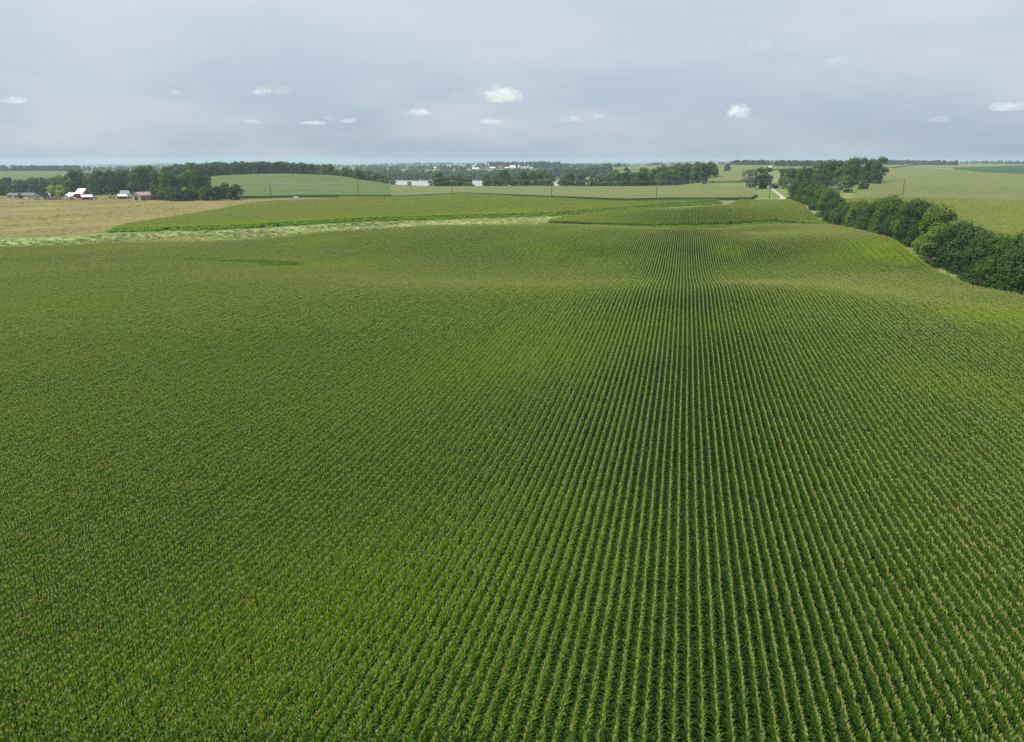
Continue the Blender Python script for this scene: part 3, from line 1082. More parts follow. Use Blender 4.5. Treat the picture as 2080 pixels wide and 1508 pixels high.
plant_meshes = []
for k in range(10):
    V, F, mi = corn_plant(random.Random(900 + k), 0)
    F_, m_ = np.array(F), np.array(mi)
    body = mesh_np('corn_plant', V, F_[m_ != 2], CORN_MATS, m_[m_ != 2])
    tas = mesh_np('tassel', V, F_[m_ == 2], CORN_MATS, m_[m_ == 2])
    for me in (body, tas):                    # drop vertices the part does not use
        bm = bmesh.new()
        bm.from_mesh(me)
        bmesh.ops.delete(bm, geom=[v for v in bm.verts if not v.link_faces], context='VERTS')
        bm.to_mesh(me)
        bm.free()
    plant_meshes.append((body, tas))
nsolo = 0
for cx_, cy_ in zip(xs1, ys1):
    for i in range(4 if nsolo < 300 - 1 else 0):
        px, py = cx_ + random.gauss(0, .025), cy_ - .4 + (i + .5) * .2 + random.gauss(0, .02)
        b_, t_ = plant_meshes[random.randrange(10)]
        o = link('corn_plant', b_, None, (px, py, H(px, py)), random.choice((0, math.pi)))
        o.scale = (1, 1, random.uniform(.94, 1.06))
        tag(o, 'tall green corn plant with tan tassel along the lower edge of the photo', 'corn plant', 'nearest corn plants in the front of the rows')
        link('tassel', t_, o)
        nsolo += 1
        if nsolo >= 300:
            break

# ------------------------------------------------------------------ trees
def crown_mesh(seed, w, h, nleaf, size, base=.0, lobes=14, droop=0.0, flat=1.0):
    r = np.random.default_rng(seed)
    C, Rd = [], []
    for i in range(lobes):
        a = r.uniform(0, 2 * math.pi)
        f = r.uniform(0, 1)
        zc = base + (h - base) * (.16 + .68 * f)
        prof = math.sqrt(max(.05, 1 - ((f - .38) / .72) ** 2))
        d = w / 2 * prof * r.uniform(.25, .70)
        C.append((d * math.cos(a), d * math.sin(a), zc))
        Rd.append(w / 2 * r.uniform(.30, .48) * (.7 + .3 * prof))
    C.append((0, 0, base + (h - base) * .8))
    Rd.append(w * .26)
    C.append((0, 0, base + (h - base) * .45))
    Rd.append(w * .36)
    C, Rd = np.array(C), np.array(Rd)
    n = nleaf * 2
    li = r.choice(len(C), n, p=Rd ** 2 / (Rd ** 2).sum())
    d = r.standard_normal((n, 3))
    d /= np.linalg.norm(d, axis=1)[:, None]
    d[:, 2] = np.where(d[:, 2] < -.35, -d[:, 2] * .6, d[:, 2])
    rr = Rd[li] * (r.uniform(.62, 1.0, n) + .12 * r.standard_normal(n) * (r.random(n) < .25))
    p = C[li] + d * rr[:, None] * np.array([1, 1, .85])
    dist = np.linalg.norm(p[:, None] - C[None], axis=2) / Rd[None]
    keep = (dist.min(1) > .58) & (p[:, 2] > base * .9)
    p, d = p[keep][:nleaf], d[keep][:nleaf]
    z_hi, r_hi = np.percentile(p[:, 2], 99.5), np.percentile(np.hypot(p[:, 0], p[:, 1]), 98)
    z_lo = np.percentile(p[:, 2], .5)
    p[:, 2] = base + (p[:, 2] - z_lo) * (h - base) / (z_hi - z_lo)
    p[:, :2] *= (w / 2) / r_hi
    C = np.stack([C[:, 0] * (w / 2) / r_hi, C[:, 1] * (w / 2) / r_hi, base + (C[:, 2] - z_lo) * (h - base) / (z_hi - z_lo)], 1)
    # gaps between clumps
    g = np.sin(p[:, 0] * 7 / w + seed) * np.sin(p[:, 1] * 8 / w + 2 * seed) * np.sin(p[:, 2] * 9 / w)
    kp = (g > -.34) | (r.random(len(p)) < .28)
    p, d = p[kp], d[kp]
    n = len(p)
    nrm = d + r.standard_normal((n, 3)) * .38
    nrm[:, 2] += .25
    nrm /= np.linalg.norm(nrm, axis=1)[:, None]
    t1 = np.cross(nrm, r.standard_normal((n, 3)))
    t1 /= np.linalg.norm(t1, axis=1)[:, None]
    t2 = np.cross(nrm, t1)
    s = (size * r.uniform(.6, 1.35, n))[:, None]
    V = np.stack([p - t1 * s * .6, p + t2 * s * .34 - nrm * s * .08, p + t1 * s * .6, p - t2 * s * .34 - nrm * s * .08], 1).reshape(-1, 3)
    F = np.arange(n * 4).reshape(n, 4)
    return V, F, C


def trunk_mesh(seed, h, rad_, C, base):
    r = random.Random(seed)
    mb = MB()
    top = (r.uniform(-.3, .3), r.uniform(-.3, .3), h * .7)
    mid = (top[0] * .3, top[1] * .3, h * .3)
    mb.tube([(0, 0, -.5), (0, 0, .4), mid, top], [rad_ * 1.25, rad_, rad_ * .75, rad_ * .25], 7)
    for c in r.sample(list(map(tuple, C)), min(6, len(C))):
        s_ = r.uniform(.18, .4)
        st = (mid[0] * s_ * 3, mid[1] * s_ * 3, h * s_)
        md = tuple(st[i] * .5 + c[i] * .5 + (0, 0, -.05 * h)[i] for i in range(3))
        mb.tube([st, md, c], [rad_ * .5, rad_ * .33, rad_ * .12], 5)
    return mb.V, mb.F


TREE = {}


def tree_kind(key, n, w, h, nleaf, size, base, rad_, lobes, mat, bark='bark'):
    lst = []
    for k in range(n):
        s = hash_seed = sum(ord(c) for c in key) * 31 + k * 7
        V, F, C = crown_mesh(s, w * (1 + .08 * math.sin(k * 2.1)), h, nleaf, size, base, lobes)
        cm = mesh_np('crown', V, F, mat)
        TV, TF = trunk_mesh(s, h, rad_, C, base)
        tm = mesh_np('trunk', TV, TF, M[bark], smooth=True)
        lst.append((cm, tm))
    TREE[key] = lst


# (crown width, height) of the unit tree; instances scale it
tree_kind('near', 6, 12, 12.5, 6500, .50, .25, .28, 17, M['tree_leaf'])
tree_kind('near_light', 4, 12, 12.5, 6500, .50, .25, .26, 17, M['tree_leaf_light'])
tree_kind('near_dark', 4, 12, 12.5, 6500, .50, .25, .28, 15, M['tree_leaf_dark'])
tree_kind('far', 6, 11, 13, 1700, .95, .5, .30, 13, M['tree_leaf'])
tree_kind('far_light', 4, 11, 13, 1700, .95, .5, .30, 13, M['tree_leaf_light'])
tree_kind('far_dark', 4, 11, 13, 1700, .95, .3, .30, 13, M['tree_leaf_dark'])
tree_kind('yellow', 2, 11, 12, 1500, .9, .8, .3, 12, M['tree_leaf_yellow'])
tree_kind('bush', 3, 4, 3, 420, .42, .1, .06, 8, M['tree_leaf'])
tree_kind('grey', 2, 12, 15, 1100, .7, 1.5, .35, 14, M['tree_leaf_grey'], 'deadwood')


def put_tree(kind, x, y, hgt, wid, label, group, name='tree', cat='tree', sink=.2):
    e = link(name, None, None, (x, y, H(x, y) - sink), random.uniform(0, 6.28))
    e.empty_display_size = 1
    c, t_ = random.choice(TREE[kind])
    uw = {'bush': (4, 3), 'yellow': (11, 12), 'grey': (12, 15)}.get(kind, (12, 12.5) if kind.startswith('near') else (11, 13))
    sx, sz = wid / uw[0], hgt / uw[1]
    e.scale = (sx, sx * random.uniform(.92, 1.08), sz)
    tag(e, label, cat, group)
    link('crown', c, e)
    link('trunk', t_, e)
    return e


ORD = ['first', 'second', 'third', 'fourth', 'fifth', 'sixth', 'seventh', 'eighth', 'ninth', 'tenth', 'eleventh', 'twelfth', 'thirteenth', 'fourteenth', 'fifteenth', 'sixteenth',
       'seventeenth', 'eighteenth', 'nineteenth', 'twentieth']
TENS = {20: 'twenty', 30: 'thirty', 40: 'forty', 50: 'fifty', 60: 'sixty'}


def ordinal(i):                               # 0 -> first
    if i < 20:
        return ORD[i]
    n = i + 1
    if n % 10 == 0:
        return TENS[n][:-1] + 'ieth'
    return TENS[n - n % 10] + '-' + ORD[n % 10 - 1]


def grove(kinds, spots, text, group, name='tree'):
    """spots: (u, z, height, width[, kind]); labels count the trees from the left as the photo shows them."""
    spots = sorted(spots, key=lambda s: s[0])
    for i, s in enumerate(spots):
        p = G(s[0], s[1])
        kind = s[4] if len(s) > 4 else random.choice(kinds)
        put_tree(kind, p[0], p[1], s[2], s[3], text % ordinal(i), group, name)


def spread(u0, u1, z0, z1, n, h, w, jit=.6, kind=None, bend=None):
    out = []
    for i in range(n):
        f = (i + .5) / n
        u = u0 + (u1 - u0) * (f + random.uniform(-jit, jit) * .5 / n)
        z = z0 + (z1 - z0) * random.random() if bend is None else bend(f) + random.uniform(-20, 20)
        s = (u, z, random.uniform(*h), random.uniform(*w))
        out.append(s + ((kind,) if kind else ()))
    return out


# windbreak beside the big field: one row of trees parallel to the corn rows
yw, wi = 186.0, []
while yw < 556:
    wi.append(yw)
    yw += random.uniform(8.2, 12.0)
for i, yv in enumerate(wi):
    xw = 78.0 + random.gauss(0, .7) - max(0, (yv - 500) / 50) * 4
    big = random.uniform(.92, 1.22) if yv < 320 else random.uniform(.78, 1.18)
    kind = random.choice(('near', 'near_dark', 'near_light', 'near', 'near_dark'))
    put_tree(kind, xw, yv, 13.4 * big, (13.0 if yv < 320 else 11.8) * random.uniform(.9, 1.16), 'bushy green tree, %s from the near end of the windbreak row' % ordinal(i), 'windbreak trees beside the big field')

# grove around the farm at the left
grove(['far', 'far', 'far_light'], spread(322, 420, 606, 660, 13, (19, 25), (13, 17)), 'tall green tree, %s from left in the grove right of the pink shed', 'trees of the farm grove')
grove(['far', 'far_dark'], spread(342, 488, 592, 612, 14, (9, 13), (10, 12)) + [(378, 596, 11, 9, 'yellow'), (418, 596, 9, 8, 'yellow')], 'lower tree, %s from left along the front edge of the farm grove', 'front trees of the farm grove')
grove(['far', 'far', 'far_light', 'far_dark'], spread(140, 320, 745, 800, 22, (21, 27), (15, 19)), 'tall tree, %s from left in the grove behind the red barn', 'tall trees behind the barn')
grove(['far_dark', 'far'], spread(-30, 150, 790, 860, 17, (11, 17), (11, 15)), 'dark tree, %s from left behind the low grey-roofed house', 'trees behind the farmhouse')
grove(['yellow', 'far'], [(108, 705, 11, 13, 'yellow'), (124, 700, 11.5, 12, 'yellow'), (139, 706, 9, 8, 'far_light'), (41, 668, 5, 5, 'far'), (90, 690, 9, 8, 'far_dark'), (93, 672, 5.5, 5, 'far')], 'yard tree, %s from left between the house and the red barn', 'trees in the farmyard')
# wooded hilltop
grove(['far', 'far_dark', 'far_dark'], spread(335, 665, 1025, 1060, 36, (14, 19), (15, 19)), 'round dark tree, %s from left in the front line of the hilltop wood', 'front trees of the hilltop wood')
# belt falling from the hill to the lake
grove(['far', 'far_dark', 'far_light'], spread(655, 786, 0, 0, 17, (9, 15), (10, 14), bend=lambda f: 980 - 150 * f), 'green tree, %s from left in the belt going down to the lake', 'trees between the hill and the lake')
grove(['far_light', 'far'], [(786, 830, 9, 9, 'far_light'), (798, 838, 7, 8), (832, 840, 7, 8), (672.0, 940, 16, 13, 'far_dark')], 'pale tree, %s from left at the near shore of the lake', 'trees at the near lake shore')
# trees in front of the lake
grove(['far', 'far', 'far_dark'], spread(876, 955, 840, 880, 8, (16, 20), (13, 17)) + spread(985, 1120, 840, 900, 15, (17, 23), (12, 16)) + spread(1135, 1240, 850, 900, 11, (15, 21), (11, 14)), 'dark tree, %s from left in the row between corn and lake', 'trees in front of the lake')
grove(['far', 'far_light', 'far_dark'], spread(1232, 1450, 830, 930, 34, (17, 23), (13, 17)), 'green tree, %s from left in the dense clump right of the lake', 'trees of the clump right of the lake')
grove(['far', 'far_dark'], spread(1240, 1420, 980, 1130, 16, (16, 22), (14, 18)), 'dark tree, %s from left behind the dense clump', 'trees behind the clump')
grove(['far_dark'], [(1435, 1240, 12, 14), (1477, 1260, 14, 13)], 'lone dark round tree, %s from left in the far corn', 'lone trees in the far fields')
# farm at the end of the windbreak
grove(['far', 'far_light'], [(1516, 672, 17, 13, 'grey'), (1527, 668, 18, 13, 'grey'), (1542, 672, 19, 13, 'far'), (1556, 676, 19, 13, 'far')], 'tree, %s from left in the group left of the drive', 'trees left of the drive')
grove(['far', 'far', 'far_light'], spread(1588, 1680, 650, 700, 9, (16, 20), (12, 15)) + spread(1655, 1790, 690, 740, 15, (21, 26), (13, 16)), 'tall tree, %s from left in the grove behind the windbreak', 'trees of the grove behind the windbreak')
grove(['far', 'far_light'], [(1718, 590, 13, 13), (1752, 600, 10, 10), (1700, 560, 9, 8, 'grey')], 'low tree, %s from left between grove and windbreak', 'low trees before the grove')
for u, v, s_, lb in ((533, 462.5, 1.9, 'left'), (562, 460.5, 2.3, 'right')):
    p = P(u, v)
    put_tree('bush', p[0], p[1], s_, s_ * 1.5, 'small dark green bush on the grass strip, %s of the pair' % lb, 'bushes on the grass strip', 'bush', 'bush', .1)

# ------------------------------------------------------------------ far woods (too many to count)
def far_variants(mat_n, n, w, h, nleaf, size):
    out = []
    for k in range(n):
        V, F, C = crown_mesh(400 + k, w, h, nleaf, size, .3, 9)
        out.append((V, F, [k % mat_n] * len(F)))
    return out


FV = far_variants(3, 6, 12, 14, 260, 2.3)
FVM = [M['tree_leaf'], M['tree_leaf_dark'], M['tree_leaf']]


def woods(name, pts, label, hs=(.9, 1.4)):
    pts = np.array(pts)
    n = len(pts)
    r = np.random.default_rng(n)
    z = H(pts[:, 0], pts[:, 1]) - .3
    s = r.uniform(*hs, n)
    scl = np.stack([s * r.uniform(.9, 1.3, n), s * r.uniform(.9, 1.3, n), s], 1)
    return scatter(name, FV, FVM, np.stack([pts[:, 0], pts[:, 1], z], 1), r.uniform(0, 6.28, n), scl, np.zeros(n), r.integers(0, 6, n), label, 'woods')


def uz_fill(u0, u1, zf0, zf1, n):
    out = []
    for _ in range(n):
        f = random.random()
        u = u0 + (u1 - u0) * f
        z = zf0(f) if callable(zf0) else zf0
        z2 = zf1(f) if callable(zf1) else zf1
        out.append(G_fast(u, z + (z2 - z) * random.random()))
    return out


def G_fast(u, z):
    p = uvz(u, 350, z)
    return (p[0], p[1])


woods('woods', uz_fill(345, 660, 1065, 1230, 260), 'dense wood covering the hilltop behind its front trees', (1.0, 1.45))
woods('woods', uz_fill(630, 1075, 1578, 1640, 260) + uz_fill(630, 1075, 1600, 2000, 560) + uz_fill(560, 760, 1250, 1700, 260), 'blue-green wood along the far shore of the lake', (.75, 1.15))
woods('woods', uz_fill(1060, 1240, 1640, 1760, 130) + uz_fill(1222, 1252, 1450, 1500, 10), 'row of trees in the fields right of the far shore', (1.0, 1.4))
woods('woods', uz_fill(1085, 1135, 2450, 2600, 60) + uz_fill(990, 1080, 2600, 2700, 60), 'round wood beside the far farm', (1.3, 1.8))
woods('woods', uz_fill(1490, 1560, 1900, 2100, 60) + uz_fill(1575, 1690, 1600, 1800, 80), 'dark wood along the ridge behind the right farm', (.7, 1.1))
woods('woods', uz_fill(1770, 1940, 2300, 2420, 110), 'long bluish tree row behind the tan corn', (.7, 1.15))
woods('woods', uz_fill(-80, 160, 2300, 2600, 260) + uz_fill(-60, 130, 900, 960, 40), 'bluish tree belts in the valley at the left', (1.0, 1.4))
far_pts = []
rr_ = random.Random(21)
for _ in range(330):
    z = 2300 * (12800 / 2300) ** rr_.random()
    u = rr_.uniform(-150, 2230)
    L = rr_.uniform(25, 130)
    dz = rr_.uniform(-.05, .05) * z
    th = rr_.uniform(15, 120)
    nn = int(max(8, L / 2080 * z * 1.2 / 9))
    if 940 < u + L / 2 < 1140 and z < 3000:
        continue
    if 1880 < u + L and z < 3200:
        continue
    for k in range(min(nn, 120)):
        f = rr_.random()
        far_pts.append(G_fast(u + L * f, z + dz * f + th * rr_.random()))
woods('woods', far_pts, 'layers of hazy blue treelines out to the horizon', (.8, 1.3))

# ------------------------------------------------------------------ grass tufts and weeds on the strip
def tuft(seed, n, h, spread_, w):
    r = random.Random(seed)
    V, F, mi = [], [], []
    for _ in range(n):
        az = r.uniform(0, 6.28)
        b = (r.uniform(-spread_, spread_), r.uniform(-spread_, spread_), 0)
        strip_leaf(V, F, mi, b, az, h * r.uniform(.6, 1.2), r.uniform(.9, 1.45), r.uniform(.3, 1.2), w, 2, 0)
    return V, F, mi


def tuft_field(name, poly, n, mat, h, label, cat, sc_=(.7, 1.5), clump=None):
    pa = np.array(poly)
    x0, y0 = pa.min(0)
    x1, y1 = pa.max(0)
    px, py = rng.uniform(x0, x1, n * 4), rng.uniform(y0, y1, n * 4)
    ok = inside(px, py, poly)
    if clump:
        ok &= lownoise(px, py, clump[0], clump[1]) + .35 * rng.standard_normal(len(px)) > clump[2]
    px, py = px[ok][:n], py[ok][:n]
    k = len(px)
    s = rng.uniform(*sc_, k)
    var = [tuft(60 + i, 34, h, .75, .11) for i in range(5)]
    return scatter(name, var, [mat], np.stack([px, py, H(px, py)], 1), rng.uniform(0, 6.28, k), np.stack([s, s, s * rng.uniform(.7, 1.2, k)], 1), np.zeros(k), rng.integers(0, 5, k), label, cat)


tuft_field('grass', strip_poly, 6000, M['dry_grass'], .55, 'dry pale grass standing on the strip between the fields', 'grass', clump=(22, .2, -.2))
tuft_field('weeds', strip_poly, 3600, M['weed'], .6, 'green weeds in drifts along the grass strip', 'weeds', clump=(17, 1.4, .1))
tuft_field('grass', meadow_poly, 6000, M['hay'], .32, 'tan hay grass standing on the meadow', 'grass', clump=(30, 2.2, .05))
wet_poly = [(x_, y_ - 6.0) for x_, y_ in WET] + [(x_, y_ + 5.5) for x_, y_ in WET[::-1]]
tuft_field('weeds', wet_poly, 2200, M['lush_dark'], 1.7, 'bright green weeds filling a wet gap in the corn', 'weeds')
foot2 = [(x_, y_ - 5.0) for x_, y_ in F2[1:6]] + [(x_, y_ + .5) for x_, y_ in F2[1:6][::-1]]
tuft_field('weeds', foot2, 1800, M['lush'], 1.2, 'lush green growth in the hollow before the second rise', 'weeds')
foot = [(x_, y_ - 6.5) for x_, y_ in F3S + _l3] + [(x_, y_ + 1.0) for x_, y_ in (F3S + _l3)[::-1]]
tuft_field('weeds', foot, 9000, M['lush'], 1.6, 'lush lime green growth along the edge of the middle corn hill', 'weeds')


# ------------------------------------------------------------------ utility poles and wires
POLES = [(551, 588, 13.5), (728, 574, 13.5), (918, 560, 14.5), (1120, 545, 14.5), (1333, 531, 15.0), (1562, 517, 15.4), (1832, 502, 13.5)]
POLE_LAB = ['brown utility pole, leftmost, standing by the white car', 'brown utility pole before the dark hill belt left of the lake', 'utility pole with a grey transformer can in front of lake trees',
            'brown utility pole below the far grain bins', 'tall brown utility pole before the dense clump of trees', 'tallest utility pole beside the gravel drive', 'dark leaning utility pole alone in the right corn field']
tops = []
for i, (u, z, hh) in enumerate(POLES):
    p = G(u, z)
    z0 = H(*p)
    e = link('utility_pole', None, None, (p[0], p[1], z0), 0)
    tag(e, POLE_LAB[i], 'utility pole', 'utility poles along the road')
    MB().tube([(0, 0, -.6), (0, 0, hh * .5), (0, 0, hh)], [.24, .21, .16], 8).build('pole', M['wood_pole'], e)
    MB().box(-.06, .06, -1.2, 1.2, hh - 1.15, hh - 1.0).build('crossarm', M['wood_pole'], e)
    for dy, dz in ((-1.05, -.99), (1.05, -.99), (0, .0)):
        MB().lathe([(.05, hh + dz), (.085, hh + dz + .08), (.05, hh + dz + .22), (.01, hh + dz + .25)], 7, (0, dy)).build('insulator', M['white'], e)
    if i in (2,):
        tb = MB().lathe([(.30, hh - 4.6), (.33, hh - 4.5), (.33, hh - 3.5), (.22, hh - 3.4), (.05, hh - 3.3)], 12, (-.1, -.55))
        tb.build('transformer', M['steel'], e)
    tops.append((p[0], p[1], z0 + hh))
for j, (dy, dz, lb) in enumerate(((-1.05, -.85, 'near'), (1.05, -.85, 'far'), (0, .22, 'topmost'), (0, -4.0, 'lowest'))):
    pts = []
    for a, b in zip(tops[:-1], tops[1:]):
        for k in range(12):
            f = k / 12
            sag = 1.4 * 4 * f * (1 - f)
            pts.append((a[0] + (b[0] - a[0]) * f, a[1] + (b[1] - a[1]) * f + dy, a[2] + (b[2] - a[2]) * f + dz - sag))
    b = tops[-1]
    pts.append((b[0], b[1] + dy, b[2] + dz))
    o = MB().tube(pts, .035, 4).build('power_line', M['wire'])
    tag(o, '%s thin wire strung between the utility poles' % lb, 'power line', 'wires between the utility poles')


# ------------------------------------------------------------------ buildings
def building(name, label, cat, u, z, L, D, eave, ridge, yaw, wall, roof, doors=(), windows=(), group=None, over=.4, flat_gable=None):
    """Ridge along local X. doors/windows: (side, offset, width, height[, sill], material). Sides: f (front, -Y), l (-X gable), r (+X gable)."""
    p = G(u, z)
    e = link(name, None, None, (p[0], p[1], H(*p) - .05), YAW + R(yaw))
    tag(e, label, cat, group)
    w = MB()
    a, b = L / 2, D / 2
    w.add([(-a, -b, -.6), (a, -b, -.6), (a, b, -.6), (-a, b, -.6), (-a, -b, eave), (a, -b, eave), (a, b, eave), (-a, b, eave), (-a, 0, ridge - .05), (a, 0, ridge - .05)],
          [(0, 1, 5, 4), (2, 3, 7, 6), (1, 2, 6, 9, 5), (3, 0, 4, 8, 7)])
    w.build('wall', wall, e)
    sl = (ridge - eave) / b
    r_ = MB()
    A_, B_ = a + over, b + over
    zl = ridge - sl * B_
    for s in (-1, 1):
        V = [(-A_, s * B_, zl), (A_, s * B_, zl), (A_, 0, ridge), (-A_, 0, ridge)]
        V += [(x_, y_, z_ + .16) for x_, y_, z_ in V]
        r_.add(V, [(0, 1, 2, 3), (7, 6, 5, 4), (0, 4, 5, 1), (1, 5, 6, 2), (3, 7, 4, 0)])
    r_.build('roof', roof, e)

    def panel(nm, side, off, pw, ph, sill, mat, t_=.05):
        q = MB()
        if side == 'f':
            q.box(off - pw / 2, off + pw / 2, -b - t_, -b + .02, sill, sill + ph)
        elif side == 'l':
            q.box(-a - t_, -a + .02, off - pw / 2, off + pw / 2, sill, sill + ph)
        else:
            q.box(a - .02, a + t_, off - pw / 2, off + pw / 2, sill, sill + ph)
        return q.build(nm, mat, e)
    for d_ in doors:
        panel('door', d_[0], d_[1], d_[2], d_[3], .0, d_[4])
    for w_ in windows:
        panel('window', w_[0], w_[1], w_[2], w_[3], w_[4], w_[5] if len(w_) > 5 else M['glass'])
    return e


# farm at the left
hse = building('farmhouse', 'low beige ranch house with grey roof, left part of the pair', 'house', 36, 690, 15, 8, 2.7, 4.6, -4, M['cream'], M['grey_roof'],
               doors=(('f', -1.5, 1.0, 2.1, M['white']),), windows=[('f', x_, 1.4, 1.1, .95) for x_ in (-6, -3.8, 1.4, 4.4, 6.2)])
building('farmhouse', 'low beige ranch house section with dark gable beside the yard trees', 'house', 63, 682, 12, 8, 2.7, 4.9, -14, M['cream'], M['grey_roof'],
         doors=(('r', -2.0, 1.0, 2.1, M['white']),), windows=[('f', x_, 1.5, 1.1, .95) for x_ in (-4.2, -1.2, 2.6)] + [('r', 1.5, 1.2, 1.1, .95)])
building('barn', 'tall red barn with bright white metal roof in the farmyard', 'barn', 170, 672, 9, 9, 4.6, 8.6, -20, M['barn_red'], M['white_roof'],
         doors=(('r', 0, 3.0, 3.2, M['maroon']),), windows=[('r', -2.6, .8, .9, 4.2, M['white']), ('f', 2.2, .8, .8, 2.6, M['white']), ('f', -2.2, .8, .8, 2.6, M['white'])])
building('barn', 'low red lean-to barn with white roof joined left of the tall barn', 'barn', 149.5, 672, 8.6, 8, 3.0, 5.2, -20, M['barn_red'], M['white_roof'],
         doors=(('f', 1.0, 2.6, 2.5, M['maroon']),), windows=[('f', -2.4, .8, .8, 1.4, M['white'])])
building('shed', 'small red shed with white roof in front of the tall barn', 'shed', 177, 642, 8, 6.5, 2.6, 4.3, 34, M['barn_red'], M['white_roof'],
         doors=(('l', 0, 2.2, 2.2, M['maroon']),), windows=[('f', 2, .8, .8, 1.2, M['white'])])
building('shed', 'small red shed with white roof left of the pink machine shed', 'shed', 248.5, 646, 7, 5.5, 2.6, 4.2, 40, M['barn_red'], M['white_roof'],
         doors=(('l', 0, 2.0, 2.1, M['maroon']),))
building('house', 'pale grey house half hidden among trees behind the small red shed', 'house', 254, 700, 7, 7, 3.4, 5.8, 40, M['white'], M['blue_grey'], windows=[('l', 0, 1.2, 1.2, 1.2), ('f', 0, 1.2, 1.2, 1.2)])
building('machine_shed', 'large pinkish metal machine shed with maroon sliding door', 'shed', 296, 632, 17, 12, 4.4, 6.9, 60, M['beige'], M['mauve_roof'],
         doors=(('l', -.3, 4.8, 3.9, M['maroon']), ('f', -5.6, 1.6, 3.6, M['maroon']), ('f', -7.9, .5, 4.0, M['maroon'])))
p = G(144.5, 634)
e = link('grain_bin', None, None, (p[0], p[1], H(*p) - .1), .3)
tag(e, 'squat galvanised steel grain bin before the red barn', 'grain bin')
MB().lathe([(2.1, 0)] + [(2.1 + (.03 if k % 2 else 0), .2 + .25 * k) for k in range(13)] + [(2.12, 3.3)], 22).build('wall', M['steel'], e)
MB().lathe([(2.25, 3.3), (1.2, 3.95), (.35, 4.4), (.3, 4.55), (.02, 4.6)], 22).build('roof', M['steel'], e)
MB().box(-.4, .4, -2.2, -2.08, .3, 1.9).build('door', M['blue_grey'], e)
building('shed', 'tiny white shed at the left end of the yard trees', 'shed', 99, 700, 4, 4, 2.6, 4.2, 30, M['white'], M['white_roof'], doors=(('f', 0, 1.0, 2.0, M['dark']),))


def vehicle(name, label, cat, x, y, rz, kind='car', mat=None, group=None):
    e = link(name, None, None, (x, y, H(x, y) + .12), rz)
    tag(e, label, cat, group)
    if kind == 'car':
        prof = [(-2.35, .42), (-2.4, .78), (-2.05, 1.0), (-1.35, 1.02), (-.75, 1.50), (.75, 1.54), (1.55, 1.08), (2.25, .95), (2.38, .62), (2.32, .38)]
        hw = .9
    else:
        prof = [(-2.9, .55), (-2.9, 1.1), (-.9, 1.12), (-.8, 1.85), (.75, 1.85), (1.35, 1.2), (2.75, 1.08), (2.85, .55)]
        hw = .98
    n = len(prof)
    V = []
    for s in (-1, 1):
        for x_, z_ in prof:
            V.append((x_, s * hw * (.86 if z_ > 1.2 else 1), z_))
    F = [tuple(range(n)), tuple(range(2 * n - 1, n - 1, -1))] + [(i, i + n, (i + 1) % n + n, (i + 1) % n) for i in range(n)]
    MB().add(V, F).build('body', mat or M['car_white'], e)
    for s in (-1, 1):
        g = MB()
        y1 = s * hw * .95
        xs = ((-1.15, 1.08), (-.65, 1.42), (.65, 1.45), (1.3, 1.10)) if kind == 'car' else ((-.72, 1.2), (-.68, 1.7), (.65, 1.7), (1.1, 1.25))
        VV = [(a, s * hw * (.93 if zz_ < 1.25 else .875), zz_) for a, zz_ in xs] + [(a, s * hw * (.80 if zz_ >= 1.25 else .86), zz_) for a, zz_ in xs]
        g.add(VV, [(0, 1, 2, 3), (7, 6, 5, 4), (0, 4, 5, 1), (1, 5, 6, 2), (2, 6, 7, 3), (3, 7, 4, 0)]).build('window', M['glass'], e)
    for wx in (-1.45, 1.5) if kind == 'car' else (-1.9, 1.9):
        for s in (-1, 1):
            MB().tube([(wx, s * (hw - .18), .33), (wx, s * (hw + .02), .33)], .34, 14).build('wheel', M['rubber'], e)
    for s in (-1, 1):
        MB().box(prof[-2][0] - .06, prof[-2][0] + .015, s * .62 - .17, s * .62 + .17, .62, .8).build('headlight', M['glass'], e)
    return e


cx0 = G(600, 586)
vehicle('car', 'small white car driving on the country road', 'car', cx0[0], ROADY - .6, 0)
for u, z, rz, lb, md, mt in ((53, 655, .2, 'white pickup parked on the lawn before the house', 'truck', 'car_white'), (76, 652, .5, 'dark green parked car near the yard tree', 'car', 'blue_grey'), (151, 660, -.3, 'pale car parked beside the red barn', 'car', 'cream'), (192, 664, .1, 'grey pickup parked right of the tall barn', 'truck', 'blue_grey'), (132, 660, .3, 'white pickup parked left of the grain bin', 'truck', 'white')):
    p = G(u, z)
    vehicle('pickup' if md == 'truck' else 'parked_car', lb, 'pickup' if md == 'truck' else 'car', p[0], p[1], YAW + rz, md, M[mt])


def wagon(u, z, label, mat, rz):
    p = G(u, z)
    e = link('farm_wagon', None, None, (p[0], p[1], H(*p)), YAW + rz)
    tag(e, label, 'wagon', 'old farm wagons in the yard')
    b = MB()
    b.add([(-2.2, -1.1, .9), (2.2, -1.1, .9), (2.2, 1.1, .9), (-2.2, 1.1, .9), (-2.6, -1.35, 2.1), (2.6, -1.35, 2.1), (2.6, 1.35, 2.1), (-2.6, 1.35, 2.1), (-2.4, -1.2, 1.7), (2.4, -1.2, 1.7), (2.4, 1.2, 1.7), (-2.4, 1.2, 1.7)],
          [(0, 3, 2, 1), (0, 1, 5, 4), (1, 2, 6, 5), (2, 3, 7, 6), (3, 0, 4, 7), (8, 9, 10, 11)])
    b.build('box', mat, e)
    MB().box(2.0, 4.2, -.07, .07, .55, .7).build('drawbar', M['rubber'], e)
    for wx in (-1.5, 1.5):
        for s in (-1, 1):
            MB().tube([(wx, s * .9, .42), (wx, s * 1.15, .42)], .42, 12).build('wheel', M['rubber'], e)


